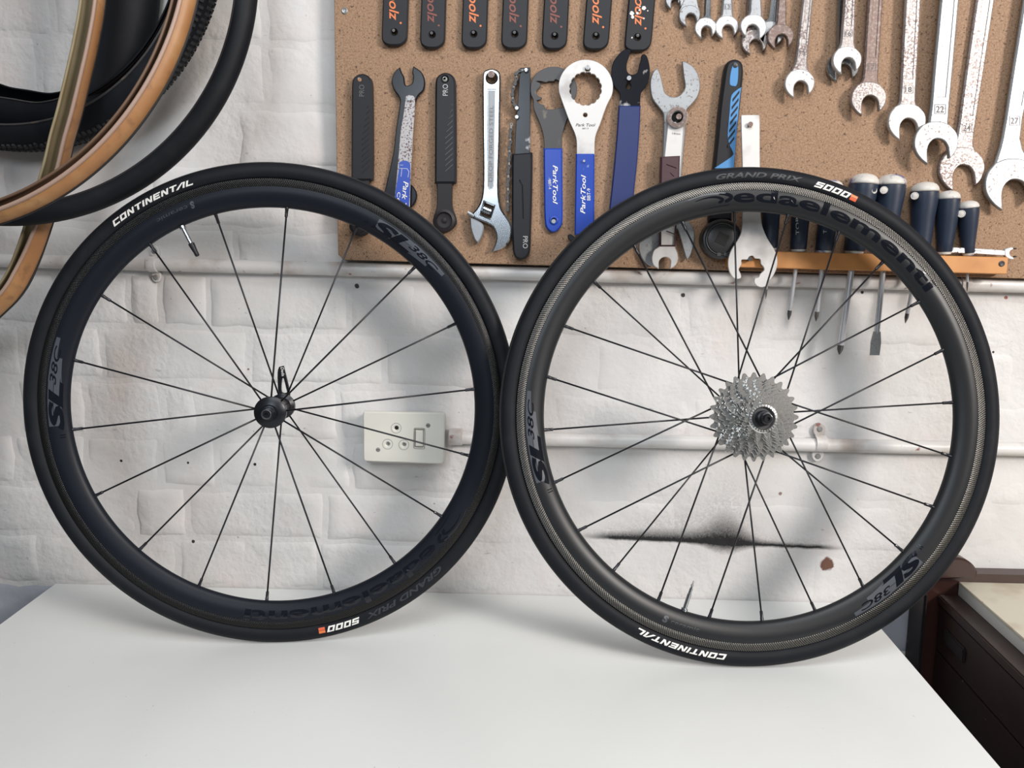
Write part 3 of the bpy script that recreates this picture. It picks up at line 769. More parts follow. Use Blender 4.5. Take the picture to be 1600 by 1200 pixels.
inward(WF, rim, 'ceramic', (292, 319), (244, 343), .2915, .2965, M_DIMP)
inward(WF, rim, 'S', (302, 313), (296, 317), .2895, .2990, M_GREYP, bold=.06)
def valve(W, u, v, L, cap):
    a, r = W.ang(u, v, 0); c, s = math.cos(a), math.sin(a); P = lambda r_: Vector((r_*c, 0, r_*s))
    mt = axis(P(.2765), P(.1))
    bm = bmesh.new(); lathe(bm, [(.0045, 0), (.0045, .0035), (.0028, .0037), (.0028, L-.012), (.0022, L-.0115), (.0022, L-.004), (.0014, L-.0035), (.0014, L)], mt, 14)
    vs_ = obj('valve_stem', bm, M_CHROME, W.root, smooth=True, auto=35)
    if cap:
        bm = bmesh.new(); lathe(bm, [(.0030, L-.015), (.0042, L-.0145), (.0040, L-.010), (.0030, L-.002), (.0030, L+.003), (.0022, L+.0042)], mt, 14); obj('valve_cap', bm, M_BLK, vs_, smooth=True, auto=35)
    else:
        bm = bmesh.new(); lathe(bm, [(.0020, L-.001), (.0020, L+.001), (.0010, L+.0015), (.0010, L+.006), (.0004, L+.007)], mt, 10); obj('valve_nut', bm, M_STEEL, vs_, smooth=True, auto=35)
valve(WF, 284.5, 353, .040, True)

# ---- rear wheel
WR = Wheel('rear_wheel', 'right black carbon bicycle wheel with a silver sprocket cassette on its hub', .26747, .9924, .14855, .05084, .33676)
tyre, rim = wheel_parts(WR, M_RIMR, M_WEAVER, .065); root = WR.root
for i in range(24):
    a = math.radians(94.0-15*i); k = i % 3
    if k == 0: p0 = (.0165*math.cos(a), .0345, .0165*math.sin(a))
    else:
        b = a+math.radians(84)*(1 if k == 1 else -1); p0 = (.0330*math.cos(b), -.0165, .0330*math.sin(b))
    spoke(root, p0, (.2770*math.cos(a), -.001 if k else .001, .2770*math.sin(a)), .0012)
bm = bmesh.new(); lathe(bm, [(.0085, -.064), (.0095, -.058), (.0110, -.042), (.0190, -.0375), (.0190, -.0320), (.0140, -.028), (.0140, .010), (.0345, .0145), (.0350, .0185), (.0150, .0195)], MY, 48)
hub = obj('hub_shell', bm, M_HUB, root, smooth=True, auto=35)
bm = bmesh.new(); lathe(bm, [(.0100, .019), (.0100, .0600), (.0095, .0605), (.0092, .0660), (.0080, .0665), (.0062, .0668), (.0062, .0700), (.0070, .0703), (.0070, .0740), (.0060, .0770), (.0050, .0785), (.0024, .0785), (.0022, .0760)], MY, 32); obj('axle_end', bm, M_HUB, hub, smooth=True, auto=30)
cas = bpy.data.objects.new('cassette', None); COL.objects.link(cas); cas.parent = root; cas.empty_display_size = .01
teeth = [28, 25, 23, 21, 19, 17, 15, 14, 13, 12, 11]
for i, nT in enumerate(teeth):
    rp = .0127/2/math.sin(PI/nT); ro = rp+.0022; rr = rp-.0042; ri = max(.0150, rp-.0090); p = 2*PI/nT; ph = i*.21
    if nT == 11: ro = rp+.0015
    out = []
    for k in range(nT):
        for f, r in ((-.5, rr), (-.36, rr+.0007), (-.22, rp), (-.10, ro), (.08, ro), (.20, rp), (.34, rr+.0007)):
            a = ph+(k+f)*p; out.append((r*math.cos(a), r*math.sin(a)))
    y0 = -.0215-i*.00355
    holes = [[(ri*math.cos(2*PI*k/40), ri*math.sin(2*PI*k/40)) for k in range(40)]]
    bm = bmesh.new(); slab(bm, out, holes, y0-.0019, y0, .0004); obj('sprocket', bm, M_SPROCKET, cas)
bm = bmesh.new(); lathe(bm, [(.0400, .0225), (.0415, .0228), (.0150, .0530), (.0150, .057)], MY, 48); obj('sprocket_carrier', bm, M_HUBG, cas, smooth=True, auto=35)
bm = bmesh.new(); lathe(bm, [(.0192, .0568), (.0192, .0590), (.0178, .0602), (.0150, .0606), (.0138, .0596), (.0134, .0560), (.0120, .052)], MY, 48, cap=False)
lk = obj('lockring', bm, M_SPROCKET, cas, smooth=True, auto=30)
bm = bmesh.new()
for k in range(30):
    a = 2*PI*k/30; c, s = math.cos(a), math.sin(a)
    box(bm, (.0150, -.0610, -.0006), (.0178, -.0600, .0006), 0, Matrix(((c, 0, -s, 0), (0, 1, 0, 0), (s, 0, c, 0), (0, 0, 0, 1))))
ser = obj('serrations', bm, M_STEEL, lk); tag(ser, kind='stuff')
print_tyre(WR, tyre, 'CONTINENTAL', (1135, 1023), (997, 981), M_WHITEP, .3185, .3258, sx=99)
print_tyre(WR, tyre, '5000', (1271, 290), (1327, 309), M_WHITEP, .3184, .3262, sx=99)
print_tyre(WR, tyre, 'GRAND PRIX', (1118, 281), (1252, 287), M_DIMP, .3190, .3262, sx=1.2)
a0, a1 = WR.ang(1327, 309)[0], WR.ang(1337, 313)[0]
for k, mm in ((0, M_REDP), (1, M_ORANGE)): patch('colour_mark', tyre, mm, [(a0, .3182+k*.0040, .3218+k*.0040), (a1, .3182+k*.0040, .3218+k*.0040)], tyre_y, .0005, 4)
deda_decal(WR, rim, (1072, 320), (1145, 325), (1147, 325), (1450, 455))
sl_decal(WR, rim, (1432, 852), (1336, 962)); sl_decal(WR, rim, (864, 763), (838, 612))
inward(WR, rim, 'ceramic', (1047, 972), (1092, 987), .2905, .2955, M_DIMP)
inward(WR, rim, 'S', (1035, 966), (1043, 970), .2885, .2980, M_GREYP, bold=.06)
valve(WR, 1070, 950, .036, False)
# ================================================================ TOOLS ON THE BOARD
def tool(name, label, cat, u, v, group=None):
    p = py(u, v, YB); return thing(name, label, cat, p, group)
def done(t): kids(t, t.location)

# ---- row of black cone spanners whose handles hang in from above
def orange_handle(i, xt0, xt1, xb0, xb1, yb, hole, pm, label, splash=False):
    yf = YB-.010; t = tool('cone_spanner', label, 'spanner', (xb0+xb1)/2, yb, 'black spanners with orange lettering along the top')
    r = 9; ex = (xt0-xb0)/yb*1.0; top = -230
    def X(x0, y): return x0+(yb-y)*ex
    ol = [(X(xb0, top), top, 1), (X(xb0, 20), 20), (X(xb0, yb-14), yb-14), (xb0+2.5, yb-5), (xb0+10, yb), ((xb0+xb1)/2, yb+.8), (xb1-10, yb), (xb1-2, yb-6), (X(xb1, yb-15), yb-15), (X(xb1, 20), 20), (X(xb1, top), top, 1)]
    plate('handle', t, M_BLK, ol, yf, .006, .0018, holes=[circ_px(hole[0], hole[1], 4.2, 14)])
    neck = [(X(xb0, top)+8, top+4, 1), (X(xb0, top)+6, top-60), (X(xb0, top)-2, top-95), (X(xb0, top)+6, top-118, 1), (X(xb0, top)+12, top-100), (X(xb0, top)+26, top-100), (X(xb1, top)-4, top-118, 1), (X(xb1, top)+4, top-95), (X(xb1, top)-4, top-60), (X(xb1, top)-6, top+4, 1)]
    plate('jaw', t, M_STEEL, neck, yf+.0018, .0025, .0005)
    bm = bmesh.new(); p = py(hole[0], hole[1], yf)
    o_ = circ_px(hole[0], hole[1], 4.6, 16); i_ = circ_px(hole[0], hole[1], 4.1, 16)
    cx = (xb0+xb1)/2
    # lettering runs down the handle, heads towards the right
    a = (X(cx, -70)-6, -75); b = (X(cx, 33)-9.5+(0), 28)
    sign('toolz', t, pm, (cx-10.5+75*ex, yb-90), (cx-8.5+(yb-30)*ex, yb-38), 15, yf-.0003, shear=.28, bold=.012, flip=1)
    bm = bmesh.new(); q = circ_px(cx+9.5+(34)*ex, yb-34, 1.7, 10); slab(bm, xz(q, yf), [], yf-.0004, yf+.0002); obj('registered_dot', bm, pm, t)
    nail(t, hole[0], hole[1]-1.2, yf+.004, .0011, M_DARK)
    if splash:
        for (u, v, r_) in ((987, 21, 3.4), (988.6, 27, 2.4), (1006, 13, 3.2), (996, 21, 2), (1006, 29, 1.2), (987.5, 59, 1.2), (999, 16, 1.3), (1000, 10, 1), (1012, 17, 1)):
            bm = bmesh.new(); slab(bm, xz([(u+r_*math.cos(a_)*(.8+.4*random.random()), v+r_*math.sin(a_)*(.8+.4*random.random())) for a_ in [2*PI*k/12 for k in range(12)]], yf), [], yf-.0005, yf+.0002)
            obj('paint_splash', bm, M_WHITEP, t)
    done(t)
oh = [((598, 637, 595.6, 635.4, 70), (615.8, 50), M_ORANGE, 'black spanner handle with bright orange lettering, leftmost of the top row'),
      ((658, 695, 655.8, 694.5, 74), (675, 54), M_ORDIM, 'black spanner handle with faded red lettering, second from left in the top row'),
      ((723, 763, 720.4, 760, 74.5), (740, 53), M_ORANGE, 'black spanner handle with orange lettering, third from left in the top row'),
      ((785.5, 826, 782.6, 823, 75), (804, 53), M_ORDIM, 'black spanner handle with faded red lettering, fourth from left, middle of the top row'),
      ((850, 891, 846, 885.5, 76), (866.5, 56), M_ORDIM, 'black spanner handle with faded lettering, fifth from left, just before the brightest orange one'),
      ((916, 956, 910, 950.5, 76.5), (931, 56), M_ORANGE, 'black spanner handle with bright orange lettering, second from right in the top row'),
      ((982, 1024, 975, 1017, 78.6), (996, 58), M_ORANGE, 'black spanner handle with white paint splashes, rightmost of the top row')]
for i, (q, h, m_, lb) in enumerate(oh): orange_handle(i, *q, h, m_, lb, i == 6)

# ---- middle row, left to right
# black ribbed handle 1, half hidden behind the front wheel
def ribbed_handle(x0, x1, yt, yend, label, hole, brass, lower, knob, word):
    yf = YB-.014; cx = (x0+x1)/2; w2 = (x1-x0)/2
    t = tool('crank_tool', label, 'tool', cx, yend)
    ol = [(x0, yt+w2+3)]+[(cx+w2*math.cos(a), yt+w2+w2*math.sin(a)) for a in [PI+PI*k/8 for k in range(1, 8)]]+[(x1, yt+w2+3), (x1+1, (yt+yend)/2), (x1+1, yend-4), (x1, yend, 1), (x0-1, yend, 1), (x0-.5, (yt+yend)/2)]
    plate('grip', t, M_BLK, ol, yf, .010, .0028, holes=[] if brass else [circ_px(hole[0], hole[1], 3.6, 14)])
    for k in range(12):
        yy = yt+50+k*8.6; ln = min(1, .35+k*.13)
        plate('rib', t, M_DARK if word else M_BLKR, [(x1-3-13*ln, yy+9*ln), (x1-4, yy-2), (x1-4, yy+.8), (x1-3-13*ln, yy+11.5*ln)], yf-.0006, .001, .0003, sm=False)
    bm = bmesh.new(); p = py(hole[0], hole[1], yf)
    lathe(bm, [(.0036, 0), (.0036, .0015), (.0024, .0022)], axis(p+Vector((0, .002, 0)), p-Vector((0, 1, 0))), 12); obj('screw' if brass else 'eyelet', bm, M_TAN if brass else M_GREYH, t)
    lx0, lx1, ly, kx, ky, kr = lower
    plate('shaft', t, M_BLKR, [(lx0, yend-6, 1), (lx1, yend-6, 1), (lx1, ky-kr*1.3), (kx+kr*.97, ky-kr*.3), (kx+kr, ky+kr*.3), (kx+kr*.5, ky+kr*.87), (kx, ky+kr), (kx-kr*.5, ky+kr*.87), (kx-kr, ky+kr*.3), (kx-kr*.97, ky-kr*.3), (lx0, ky-kr*1.3)], yf+.003, .006, .001)
    bm = bmesh.new(); p = py(kx, ky, yf+.003); k_ = kr*.00096
    lathe(bm, [(k_*.92, -.002), (k_*.92, .0035), (k_*.72, .005), (k_*.70, .0052), (k_*.62, .0015), (k_*.2, .001), (k_*.2, .0035), (k_*.1, .004)], axis(p, p-Vector((0, 1, 0))), 28); obj('ring_socket', bm, M_BLKR, t, smooth=True, auto=35)
    sign('PRO', t, M_SILVERP if word else M_ETCH, (cx+4, hole[1]+26), (cx+4, hole[1]+8), 8, yf-.0003, bold=-.004)
    nail(t, hole[0], hole[1], yf+.004, .001); done(t)
ribbed_handle(549.3, 581, 114.7, 282, 'black handled crank tool with brass screw, leftmost in the middle row', (562, 124.5), True, (552, 577, 282, 563, 352, 17), None, False)
ribbed_handle(680, 711.5, 113, 286.5, 'black ribbed handled tool with a round socket end, left of the chrome adjustable wrench', (695, 123.5), False, (682.5, 706.5, 286, 694.7, 344.5, 18), None, True)
# headset spanner and chain gauge hanging over it
yf = YB-.008
t = tool('fork_spanner', 'glossy black open jaw spanner hanging behind the freckled chain gauge', 'spanner', 636, 320)
plate('body', t, M_BLKM, [(624.5, 104.5, 1), (616, 113), (611.5, 127), (616, 141), (622.5, 150), (625, 158), (619, 200), (614, 240), (603, 290), (601, 305), (612, 325), (636, 327), (648, 317), (651, 303), (646, 292), (640, 285), (641, 240), (646, 190), (648, 165), (653, 150), (662, 140), (663.5, 125), (658, 112), (645.5, 103, 1), (644, 113), (645.5, 120), (643.5, 130), (636, 133.5), (632.5, 131), (631, 120), (627, 112)], yf, .006, .0014)
done(t)
yf2 = YB-.017
t = tool('chain_gauge', 'freckled steel chain gauge with blue sticker, over a black spanner', 'gauge', 636, 330)
plate('blade', t, M_SPECK, [(634, 150, 1), (640, 148.5), (647.5, 152), (648, 170), (645.5, 205), (643.5, 240), (641.5, 275), (640, 330, 1), (614, 330, 1), (619, 285), (622.5, 245), (626, 205), (631, 175)], yf2, .002, .0004)
plate('sticker', t, M_BLUE, [(623.5, 262), (624, 254), (631, 251), (638, 252.5), (641, 258), (640.5, 290), (638.5, 330, 1), (615, 330, 1), (618, 300), (621, 280)], yf2-.0006, .0006, .0002)
sign('Park Tool', t, M_WHITEP, (630.5, 283), (624.5, 345), 8, yf2-.0011, .25, .01)
sign('CC-4', t, M_WHITEP, (621, 300), (617.5, 328), 5, yf2-.0011, 0, .005)
bm = bmesh.new()
for (a, b) in (((624, 263), (636, 263.5)), ((628, 263), (626.5, 276)), ((636, 263.5), (639, 268)), ((639, 268), (637.5, 277)), ((625, 258), (630, 258))):
    rod(bm, py(*a, yf2-.0007), py(*b, yf2-.0007), .0003, 5)
obj('printed_diagram', bm, M_WHITEP, t); nail(t, 640, 155, yf2, .0014); done(t)

# chrome adjustable wrench
yf = YB-.014
t = tool('adjustable_wrench', 'chrome adjustable wrench hanging jaws down between two black tools', 'wrench', 768, 392)
body = [(754, 119), (757, 110.5), (768, 106.8), (778.5, 110.5), (782, 119), (781.5, 160), (780.5, 220), (779, 270), (779.3, 303), (783, 325), (791, 338), (798, 350), (799.8, 362), (796, 377), (785, 388), (767.6, 393.8, 1), (772.5, 383), (775.3, 373), (773.8, 362), (767.5, 352.3), (755, 346.5), (741, 340.5, 1), (737.5, 333.5, 1), (745, 325), (751.5, 312), (754.3, 293), (754.8, 250), (754, 180)]
plate('body', t, M_CHROME, body, yf, .009, .0022, holes=[circ_px(768.3, 122, 7.6, 20), [(757, 316), (771.5, 322), (765, 341), (751.5, 335)]], recess=[smoothp([(761, 139, 1), (775, 139, 1), (774, 200), (772.5, 260), (771, 291), (766.5, 297.5), (762, 291), (761.3, 260), (760.8, 200)])], rd=.0016)
plate('movable_jaw', t, M_STEEL, [(734, 340, 1), (742, 342.5), (752, 348), (755.5, 353.5), (755, 363), (751, 373), (746.8, 380, 1), (742, 375), (738.5, 367), (735.2, 355)], yf-.001, .011, .0015)
bm = bmesh.new()
a = py(755.5, 326, yf+.003); b = py(767.5, 331, yf+.003)
mt = axis(a, b); L = (b-a).length; pr = []
for k in range(33):
    f = k/32; pr.append((.0062 if (k % 8) in (3, 4, 5) else .0044, L*f))
lathe(bm, pr, mt, 18); obj('worm_screw', bm, M_CHROME, t, smooth=True, auto=40)
bm = bmesh.new(); a = py(731, 332, yf+.004); b = py(741, 338, yf+.004); rod(bm, a, b, .0034, 12); obj('worm_pin', bm, M_STEEL, t, smooth=True, auto=40)
plate('forged_panel', t, M_PANEL, [(762.3, 141, 1), (773.8, 141, 1), (772.8, 200), (771.5, 260), (770, 290), (766.5, 295.5), (763, 290), (762.4, 260), (762, 200)], yf+.0009, .0007, .0002)
sign('DROP FORGED STEEL', t, M_ETCH, (769.5, 284), (771.0, 165), 6, yf+.0007, 0, 0, 'stamped_lettering')
nail(t, 768, 117, yf+.004, .0025, M_RUST); done(t)

# chain whip
yf = YB-.013
t = tool('chain_whip', 'black chain whip with a length of chain hanging down its left side', 'tool', 814, 404)
plate('bar', t, M_BLKM, [(813, 106, 1), (828.5, 105, 1), (828.5, 160), (828, 240, 1), (804, 244, 1), (806, 200), (809, 160), (811, 130)], yf+.002, .005, .0006)
plate('grip', t, M_BLK, [(800, 240.5), (802, 239.5), (830, 237.5), (832, 239), (831.5, 290), (830, 350), (828, 392), (823, 402), (814, 405.5), (805, 402), (801, 390), (799.5, 340), (799.5, 290)], yf, .010, .0028, recess=[[(812, 280), (817, 290), (818.5, 342), (816.5, 342), (815, 292), (810.5, 283)]], rd=.001)
sign('PRO', t, M_SILVERP, (817, 369), (817, 388), 7.5, yf-.0003, bold=-.004, flip=1)
for u, v in ((822, 109.5), (807.5, 169), (807.5, 183)):
    p = py(u, v, yf); bm = bmesh.new(); lathe(bm, [(.0034, 0), (.0034, .003), (.0022, .0042)], axis(p+Vector((0, .002, 0)), p-Vector((0, 1, 0))), 14); obj('rivet', bm, M_CHROME, t, smooth=True, auto=35)
path = [(821, 109), (812, 110), (806.5, 115), (807, 123), (804.5, 131), (801.5, 139), (800.5, 148), (801.5, 157), (804.5, 164), (808, 170)]
path2 = [(799, 194), (798, 203), (796.8, 213), (797.5, 222), (795.5, 231), (796.5, 240), (795, 250), (795.5, 260), (793.8, 270), (794.5, 280), (793, 290), (794, 300), (792.5, 310), (793.5, 319), (792.5, 328)]
def chain_links(pts):
    for i, (a, b) in enumerate(zip(pts, pts[1:])):
        A, B = Vector(a), Vector(b); d = (B-A); L = d.length; d.normalize(); n_ = Vector((-d.y, d.x))
        w_ = 3.0 if i % 2 else 2.4
        ol = []
        for k in range(7): q = PI/2+PI*k/6; ol.append(tuple(A+d*math.cos(q)*w_+n_*math.sin(q)*w_))
        ol.append(tuple((A+B)/2-n_*w_*.55))
        for k in range(7): q = -PI/2+PI*k/6; ol.append(tuple(B+d*math.cos(q)*w_+n_*math.sin(q)*w_))
        ol.append(tuple((A+B)/2+n_*w_*.55))
        ys = yf-.0015 if i % 2 else yf-.0003
        bm = bmesh.new(); slab(bm, xz(ol, ys), [xz([tuple(A+Vector((math.cos(2*PI*k/8), math.sin(2*PI*k/8)))*.9) for k in range(8)], ys)], ys, ys+(.0066 if i % 2 else .0042), .0003)
        obj('chain_link', bm, M_DARK if i % 2 else M_GREYH, t)
chain_links(path); chain_links(path2); done(t)

# bottom bracket spanners
yf = YB-.006
t = tool('bracket_wrench', 'dark grey notched ring wrench with blue handle, behind the silver ring wrench', 'wrench', 865, 362)
hd = [(865+36.5*math.cos(a), 139+35*math.sin(a)) for a in [math.radians(d) for d in range(150, 391, 15)]]
hole = [(838, 127), (843, 129), (845, 134), (841, 139), (838, 144), (841, 150), (847, 152), (844, 156), (839, 157), (843, 162), (850, 164), (853, 170), (862, 171), (872, 169), (883, 166), (889, 158), (891, 148), (891, 139), (888, 131), (882, 127), (875, 127), (868, 124), (865, 127), (857, 127), (853, 129), (846, 127)]
plate('head', t, M_DARK, hd+[(893, 170), (884, 192), (878.5, 212), (878, 234, 1), (850.5, 234, 1), (849, 212), (843, 192), (834, 170)], yf, .004, .0006, holes=[smoothp(hole, 2)])
plate('grip', t, M_BLUE, [(849.5, 231.5, 1), (878.5, 231.5, 1), (878.8, 290), (879, 340), (876.5, 354), (865.5, 363), (854.5, 357), (851, 342), (850, 290)], yf-.002, .008, .0018, holes=[circ_px(865.3, 344.5, 3.6, 14)])
sign('ParkTool', t, M_WHITEP, (863.8, 258), (863.8, 319), 7.5, yf-.0024, .28, .012)
sign('BBT-4', t, M_WHITEP, (856.6, 281.5), (857.4, 295.5), 4.2, yf-.0024, 0, .0)
p = py(865.3, 344.5, yf-.002); bm = bmesh.new(); lathe(bm, [(.0062, .0), (.0066, .0005), (.0060, .001), (.0040, .0008)], axis(p, p-Vector((0, 1, 0))), 20, cap=False); obj('eyelet', bm, M_BLUE, t, smooth=True)
nail(t, 865, 346, yf); done(t)
yf = YB-.014
t = tool('bracket_wrench', 'bright silver ring wrench with scalloped hole and blue handle, lettered white', 'wrench', 908, 365)
hd = [(915.3+42.6*math.cos(a), 136+43*math.sin(a)) for a in [math.radians(d) for d in range(155, 386, 14)]]
sc = []
for k in range(16):
    for f, r in ((0, 24.8), (.25, 26.2), (.5, 26.6), (.75, 26.2)):
        a = 2*PI*(k+f)/16; sc.append((914.8+r*math.cos(a)*.955, 138.5+r*math.sin(a)))
plate('head', t, M_BRUSH, hd+[(948, 165), (938, 193), (930, 215), (929, 243, 1), (901, 243, 1), (900, 215), (889, 188), (878, 158)], yf, .004, .0006, holes=[sc, circ_px(918.2, 108, 4, 14), circ_px(914.4, 179.6, 3.4, 14)])
plate('grip', t, M_BLUE, [(900, 240, 1), (928.8, 240, 1), (928.7, 300), (928.3, 367, 1), (898, 367, 1), (899, 300)], yf-.002, .008, .0016)
sign('ParkTool', t, M_WHITEP, (914.3, 334), (915.5, 273), 7.5, yf-.0024, .28, .012)
sign('BBT-9', t, M_WHITEP, (922.5, 313), (922.5, 294.5), 5.4, yf-.0024, 0, .004)
sign('Park Tool', t, M_ETCH, (899.5, 197.5), (930.5, 197.5), 4.6, yf-.0003, .25, .015, 'etched_lettering')
sign('BBT-9', t, M_ETCH, (910, 201.8), (919.5, 201.8), 2.2, yf-.0003, 0, 0, 'etched_lettering')
nail(t, 918.2, 106.5, yf); nail(t, 912.5, 252, yf-.002, .0009, M_STEEL)
plate('hook', t, M_BLK, [(887, 368), (892, 366), (896, 369), (900, 374), (895, 377), (889, 374)], yf+.003, .006, .001); done(t)
# black and navy pedal spanner
yf = YB-.010
t = tool('pedal_spanner', 'black headed spanner with a dull navy handle, right of the silver ring wrench', 'spanner', 975, 330)
plate('head', t, M_BLKM, [(980.5, 76.3), (985.8, 78.5), (983, 88), (979.3, 100), (979.5, 110), (984, 115.5), (990.5, 116.2), (996.5, 112), (999, 101), (1001.5, 93), (1002.5, 86.5), (1006.5, 84.6), (1011, 88), (1014.8, 102), (1015, 120), (1008.5, 136), (1001.5, 146), (1000, 168, 1), (966.5, 168, 1), (968.5, 147), (960, 135), (955.5, 120), (957, 100), (965, 87), (973, 79)], yf, .005, .0008,
      holes=[smoothp([(982.5, 121), (985, 122.5), (985, 126), (983.5, 129), (985.5, 133), (985, 138), (981, 139.5), (978, 136), (979.5, 131), (981.5, 128), (980, 124)], 2)])
plate('grip', t, M_NAVY, [(966.8, 164.8, 1), (1001, 165, 1), (999.5, 200), (996, 250), (990.5, 305), (988, 340, 1), (950, 345, 1), (957, 285), (963.5, 215)], yf-.002, .009, .0016)
nail(t, 982.5, 123, yf); done(t)

# big grey spanner and, in front of it, the bright socket spanner
yf = YB-.009
t = tool('headset_spanner', 'large grey steel spanner with wide open jaws above, behind a maroon gripped one', 'spanner', 1045, 415)
plate('body', t, M_STEEL, [(1027.5, 105.8, 1), (1032.5, 119), (1037, 138), (1040, 146), (1049, 151), (1056.5, 151.3), (1064, 147), (1070.5, 136), (1068.5, 120), (1065.7, 95.5, 1), (1072, 97), (1083, 104), (1091.5, 118), (1094, 136), (1089.5, 152), (1080, 164), (1073, 172), (1072, 190), (1066, 260), (1062, 320), (1066, 340), (1077, 347, 1), (1084, 358), (1085.5, 375), (1080, 396), (1073.5, 407, 1), (1070.5, 398), (1062, 368), (1058, 358), (1052, 356), (1044, 360), (1040, 378), (1035, 390), (1022, 415), (1008, 410), (1000, 396), (999, 380), (1010, 362), (1024, 345), (1031, 320), (1036, 230), (1037, 180), (1030, 168), (1020, 155), (1016.5, 140), (1016.5, 125), (1021, 112)], yf, .005, .0010)
sign('32-36', t, M_ETCH, (1047.5, 168.5), (1061.5, 167.5), 4, yf-.0003, 0, 0, 'stamped_lettering'); done(t)
yf = YB-.019
t = tool('socket_spanner', 'pale steel spanner with a round socket at the top and a maroon rubber grip', 'spanner', 1039, 420)
plate('bar', t, M_BRUSH, [(1044, 190, 1), (1068.5, 190, 1), (1067, 215), (1064.5, 248), (1059, 300), (1055, 352), (1054.5, 384), (1058.5, 396), (1059.5, 405), (1056, 414), (1047, 420.5, 1), (1048, 409), (1046, 404), (1040, 401.5), (1033.5, 403.5), (1029.5, 409), (1029.5, 420.5, 1), (1021, 414), (1018.5, 403), (1022, 391), (1031, 383), (1031, 352), (1033, 300), (1038, 246)], yf, .004, .0008)
plate('grip', t, M_MAROON, [(1032.5, 244.5, 1), (1063, 243, 1), (1061, 290), (1058, 340), (1056, 385, 1), (1031, 385, 1), (1031, 340), (1031.5, 290)], yf-.003, .010, .0022,
      recess=[[(1041+k % 2*6, 256+k*13), (1057-k % 2*4, 262+k*13), (1057-k % 2*4, 264+k*13), (1041+k % 2*6, 258+k*13)] for k in range(9)], rd=.001)
bm = bmesh.new(); p = py(1058, 184, yf)
lathe(bm, [(.0150, .005), (.0150, -.003), (.0140, -.006), (.0088, -.0062), (.0080, -.004), (.0080, .003)], axis(p, p+Vector((.12, 1, -.02))), 28, cap=False); so = obj('socket', bm, M_BRUSH, t, smooth=True, auto=35)
bm = bmesh.new(); lathe(bm, [(.0141, -.0061), (.0088, -.0064)], axis(p, p+Vector((.12, 1, -.02))), 28, cap=False); obj('socket_face', bm, M_RUST, so, smooth=True)
bm = bmesh.new(); lathe(bm, [(.0079, .0), (.0010, .0)], axis(p, p+Vector((.12, 1, -.02))), 20); obj('bore', bm, M_HOLE, so)
sign('14mm', t, M_ETCH, (1050, 210), (1063, 211), 3.6, yf-.0003, .1, 0, 'etched_lettering')
nail(t, 1060, 183, yf-.006, .002, M_RUST); done(t)

# blue and black handle with the big black socket at its lower end
yf = YB-.016
t = tool('cassette_tool', 'black handle with sky blue stripes and a large black square drive socket below', 'tool', 1125, 400)
hl = [(1132.5, 108), (1137, 96.5), (1149, 91.8), (1159, 96.5), (1162, 108), (1161.5, 120), (1158, 155), (1154, 190), (1150, 225), (1148, 262), (1144, 300), (1144, 345, 1), (1108, 345, 1), (1110, 300), (1115, 262), (1120, 215), (1124, 170), (1129.5, 128)]
plate('grip', t, M_BLK, hl, yf, .013, .0036)
ins = plate('hang_tab', t, M_SKY, [(1144.5, 103), (1149, 97), (1153.5, 103), (1153, 125), (1150.5, 134), (1145.5, 134.5), (1140.5, 132), (1140.8, 118)], yf-.0006, .0012, .0004)
sw = [(1158.5, 136, 1), (1152, 140), (1143.5, 148), (1141, 160), (1140, 175), (1138, 195), (1137, 212), (1139, 224), (1143, 233), (1146, 241), (1140, 247), (1128, 255), (1116, 263, 1), (1146.5, 263, 1), (1148.5, 240), (1150.5, 215), (1153.5, 180), (1156.5, 150)]
rib = [[(1142.5, 163.5+k*11), (1156-k*1.4, 146+k*11), (1155.8-k*1.4, 150+k*11), (1142.3, 167+k*11)] for k in range(0)]
plate('inlay', t, M_SKY, sw, yf-.0006, .0012, .0003, n=3)
for k in range(7):
    x_ = 1156.5-k*1.35; yy = 142+k*12
    plate('rib', t, M_BLK, [(x_-11.5, yy+12.5), (x_-1, yy-1), (x_-1, yy+3), (x_-11.5, yy+17)], yf-.0014, .001, .0003, sm=False)
p = py(1149, 102, yf); bm = bmesh.new(); lathe(bm, [(.0036, .0), (.0036, .0012), (.002, .0022)], axis(p, p-Vector((0, 1, 0))), 16); obj('hang_screw', bm, M_DARK, t, smooth=True, auto=40)
p = py(1125, 374, YB-.012)
mt = axis(p, p-Vector((0, 1, 0)))
bm = bmesh.new(); lathe(bm, [(.0285, -.010), (.0285, .010), (.0265, .0125), (.0245, .0130), (.0242, .0115), (.0205, .0112), (.0203, .0130), (.0180, .0138), (.0100, .0140)], mt, 44); so = obj('drive_socket', bm, M_SOCKT, t, smooth=True, auto=30)
bm = bmesh.new(); lathe(bm, [(.0225, .0118), (.0232, .0124), (.0222, .0128), (.0212, .0124), (.0214, .0118)], mt, 40, cap=False); obj('circlip', bm, M_DARK, so, smooth=True)
for dx in (-.0035, .0065):
    bm = bmesh.new(); q = mt @ Vector((0, 0, .0122)); box(bm, (q.x+dx-.0028, q.y-.0012, q.z-.0245), (q.x+dx+.0028, q.y+.001, q.z-.0195), .0005); obj('circlip_lug', bm, M_DARK, so)
bm = bmesh.new(); s_ = .0080; Rm = Matrix.Rotation(math.radians(24), 3, 'Y')
sq = [(p.x+(Rm @ Vector(q)).x, p.z+(Rm @ Vector(q)).z) for q in ((-s_, 0, -s_), (s_, 0, -s_), (s_, 0, s_), (-s_, 0, s_))]
slab(bm, sq, [], p.y-.0146, p.y-.0138, .0002); obj('square_drive', bm, M_HOLE, so); done(t)

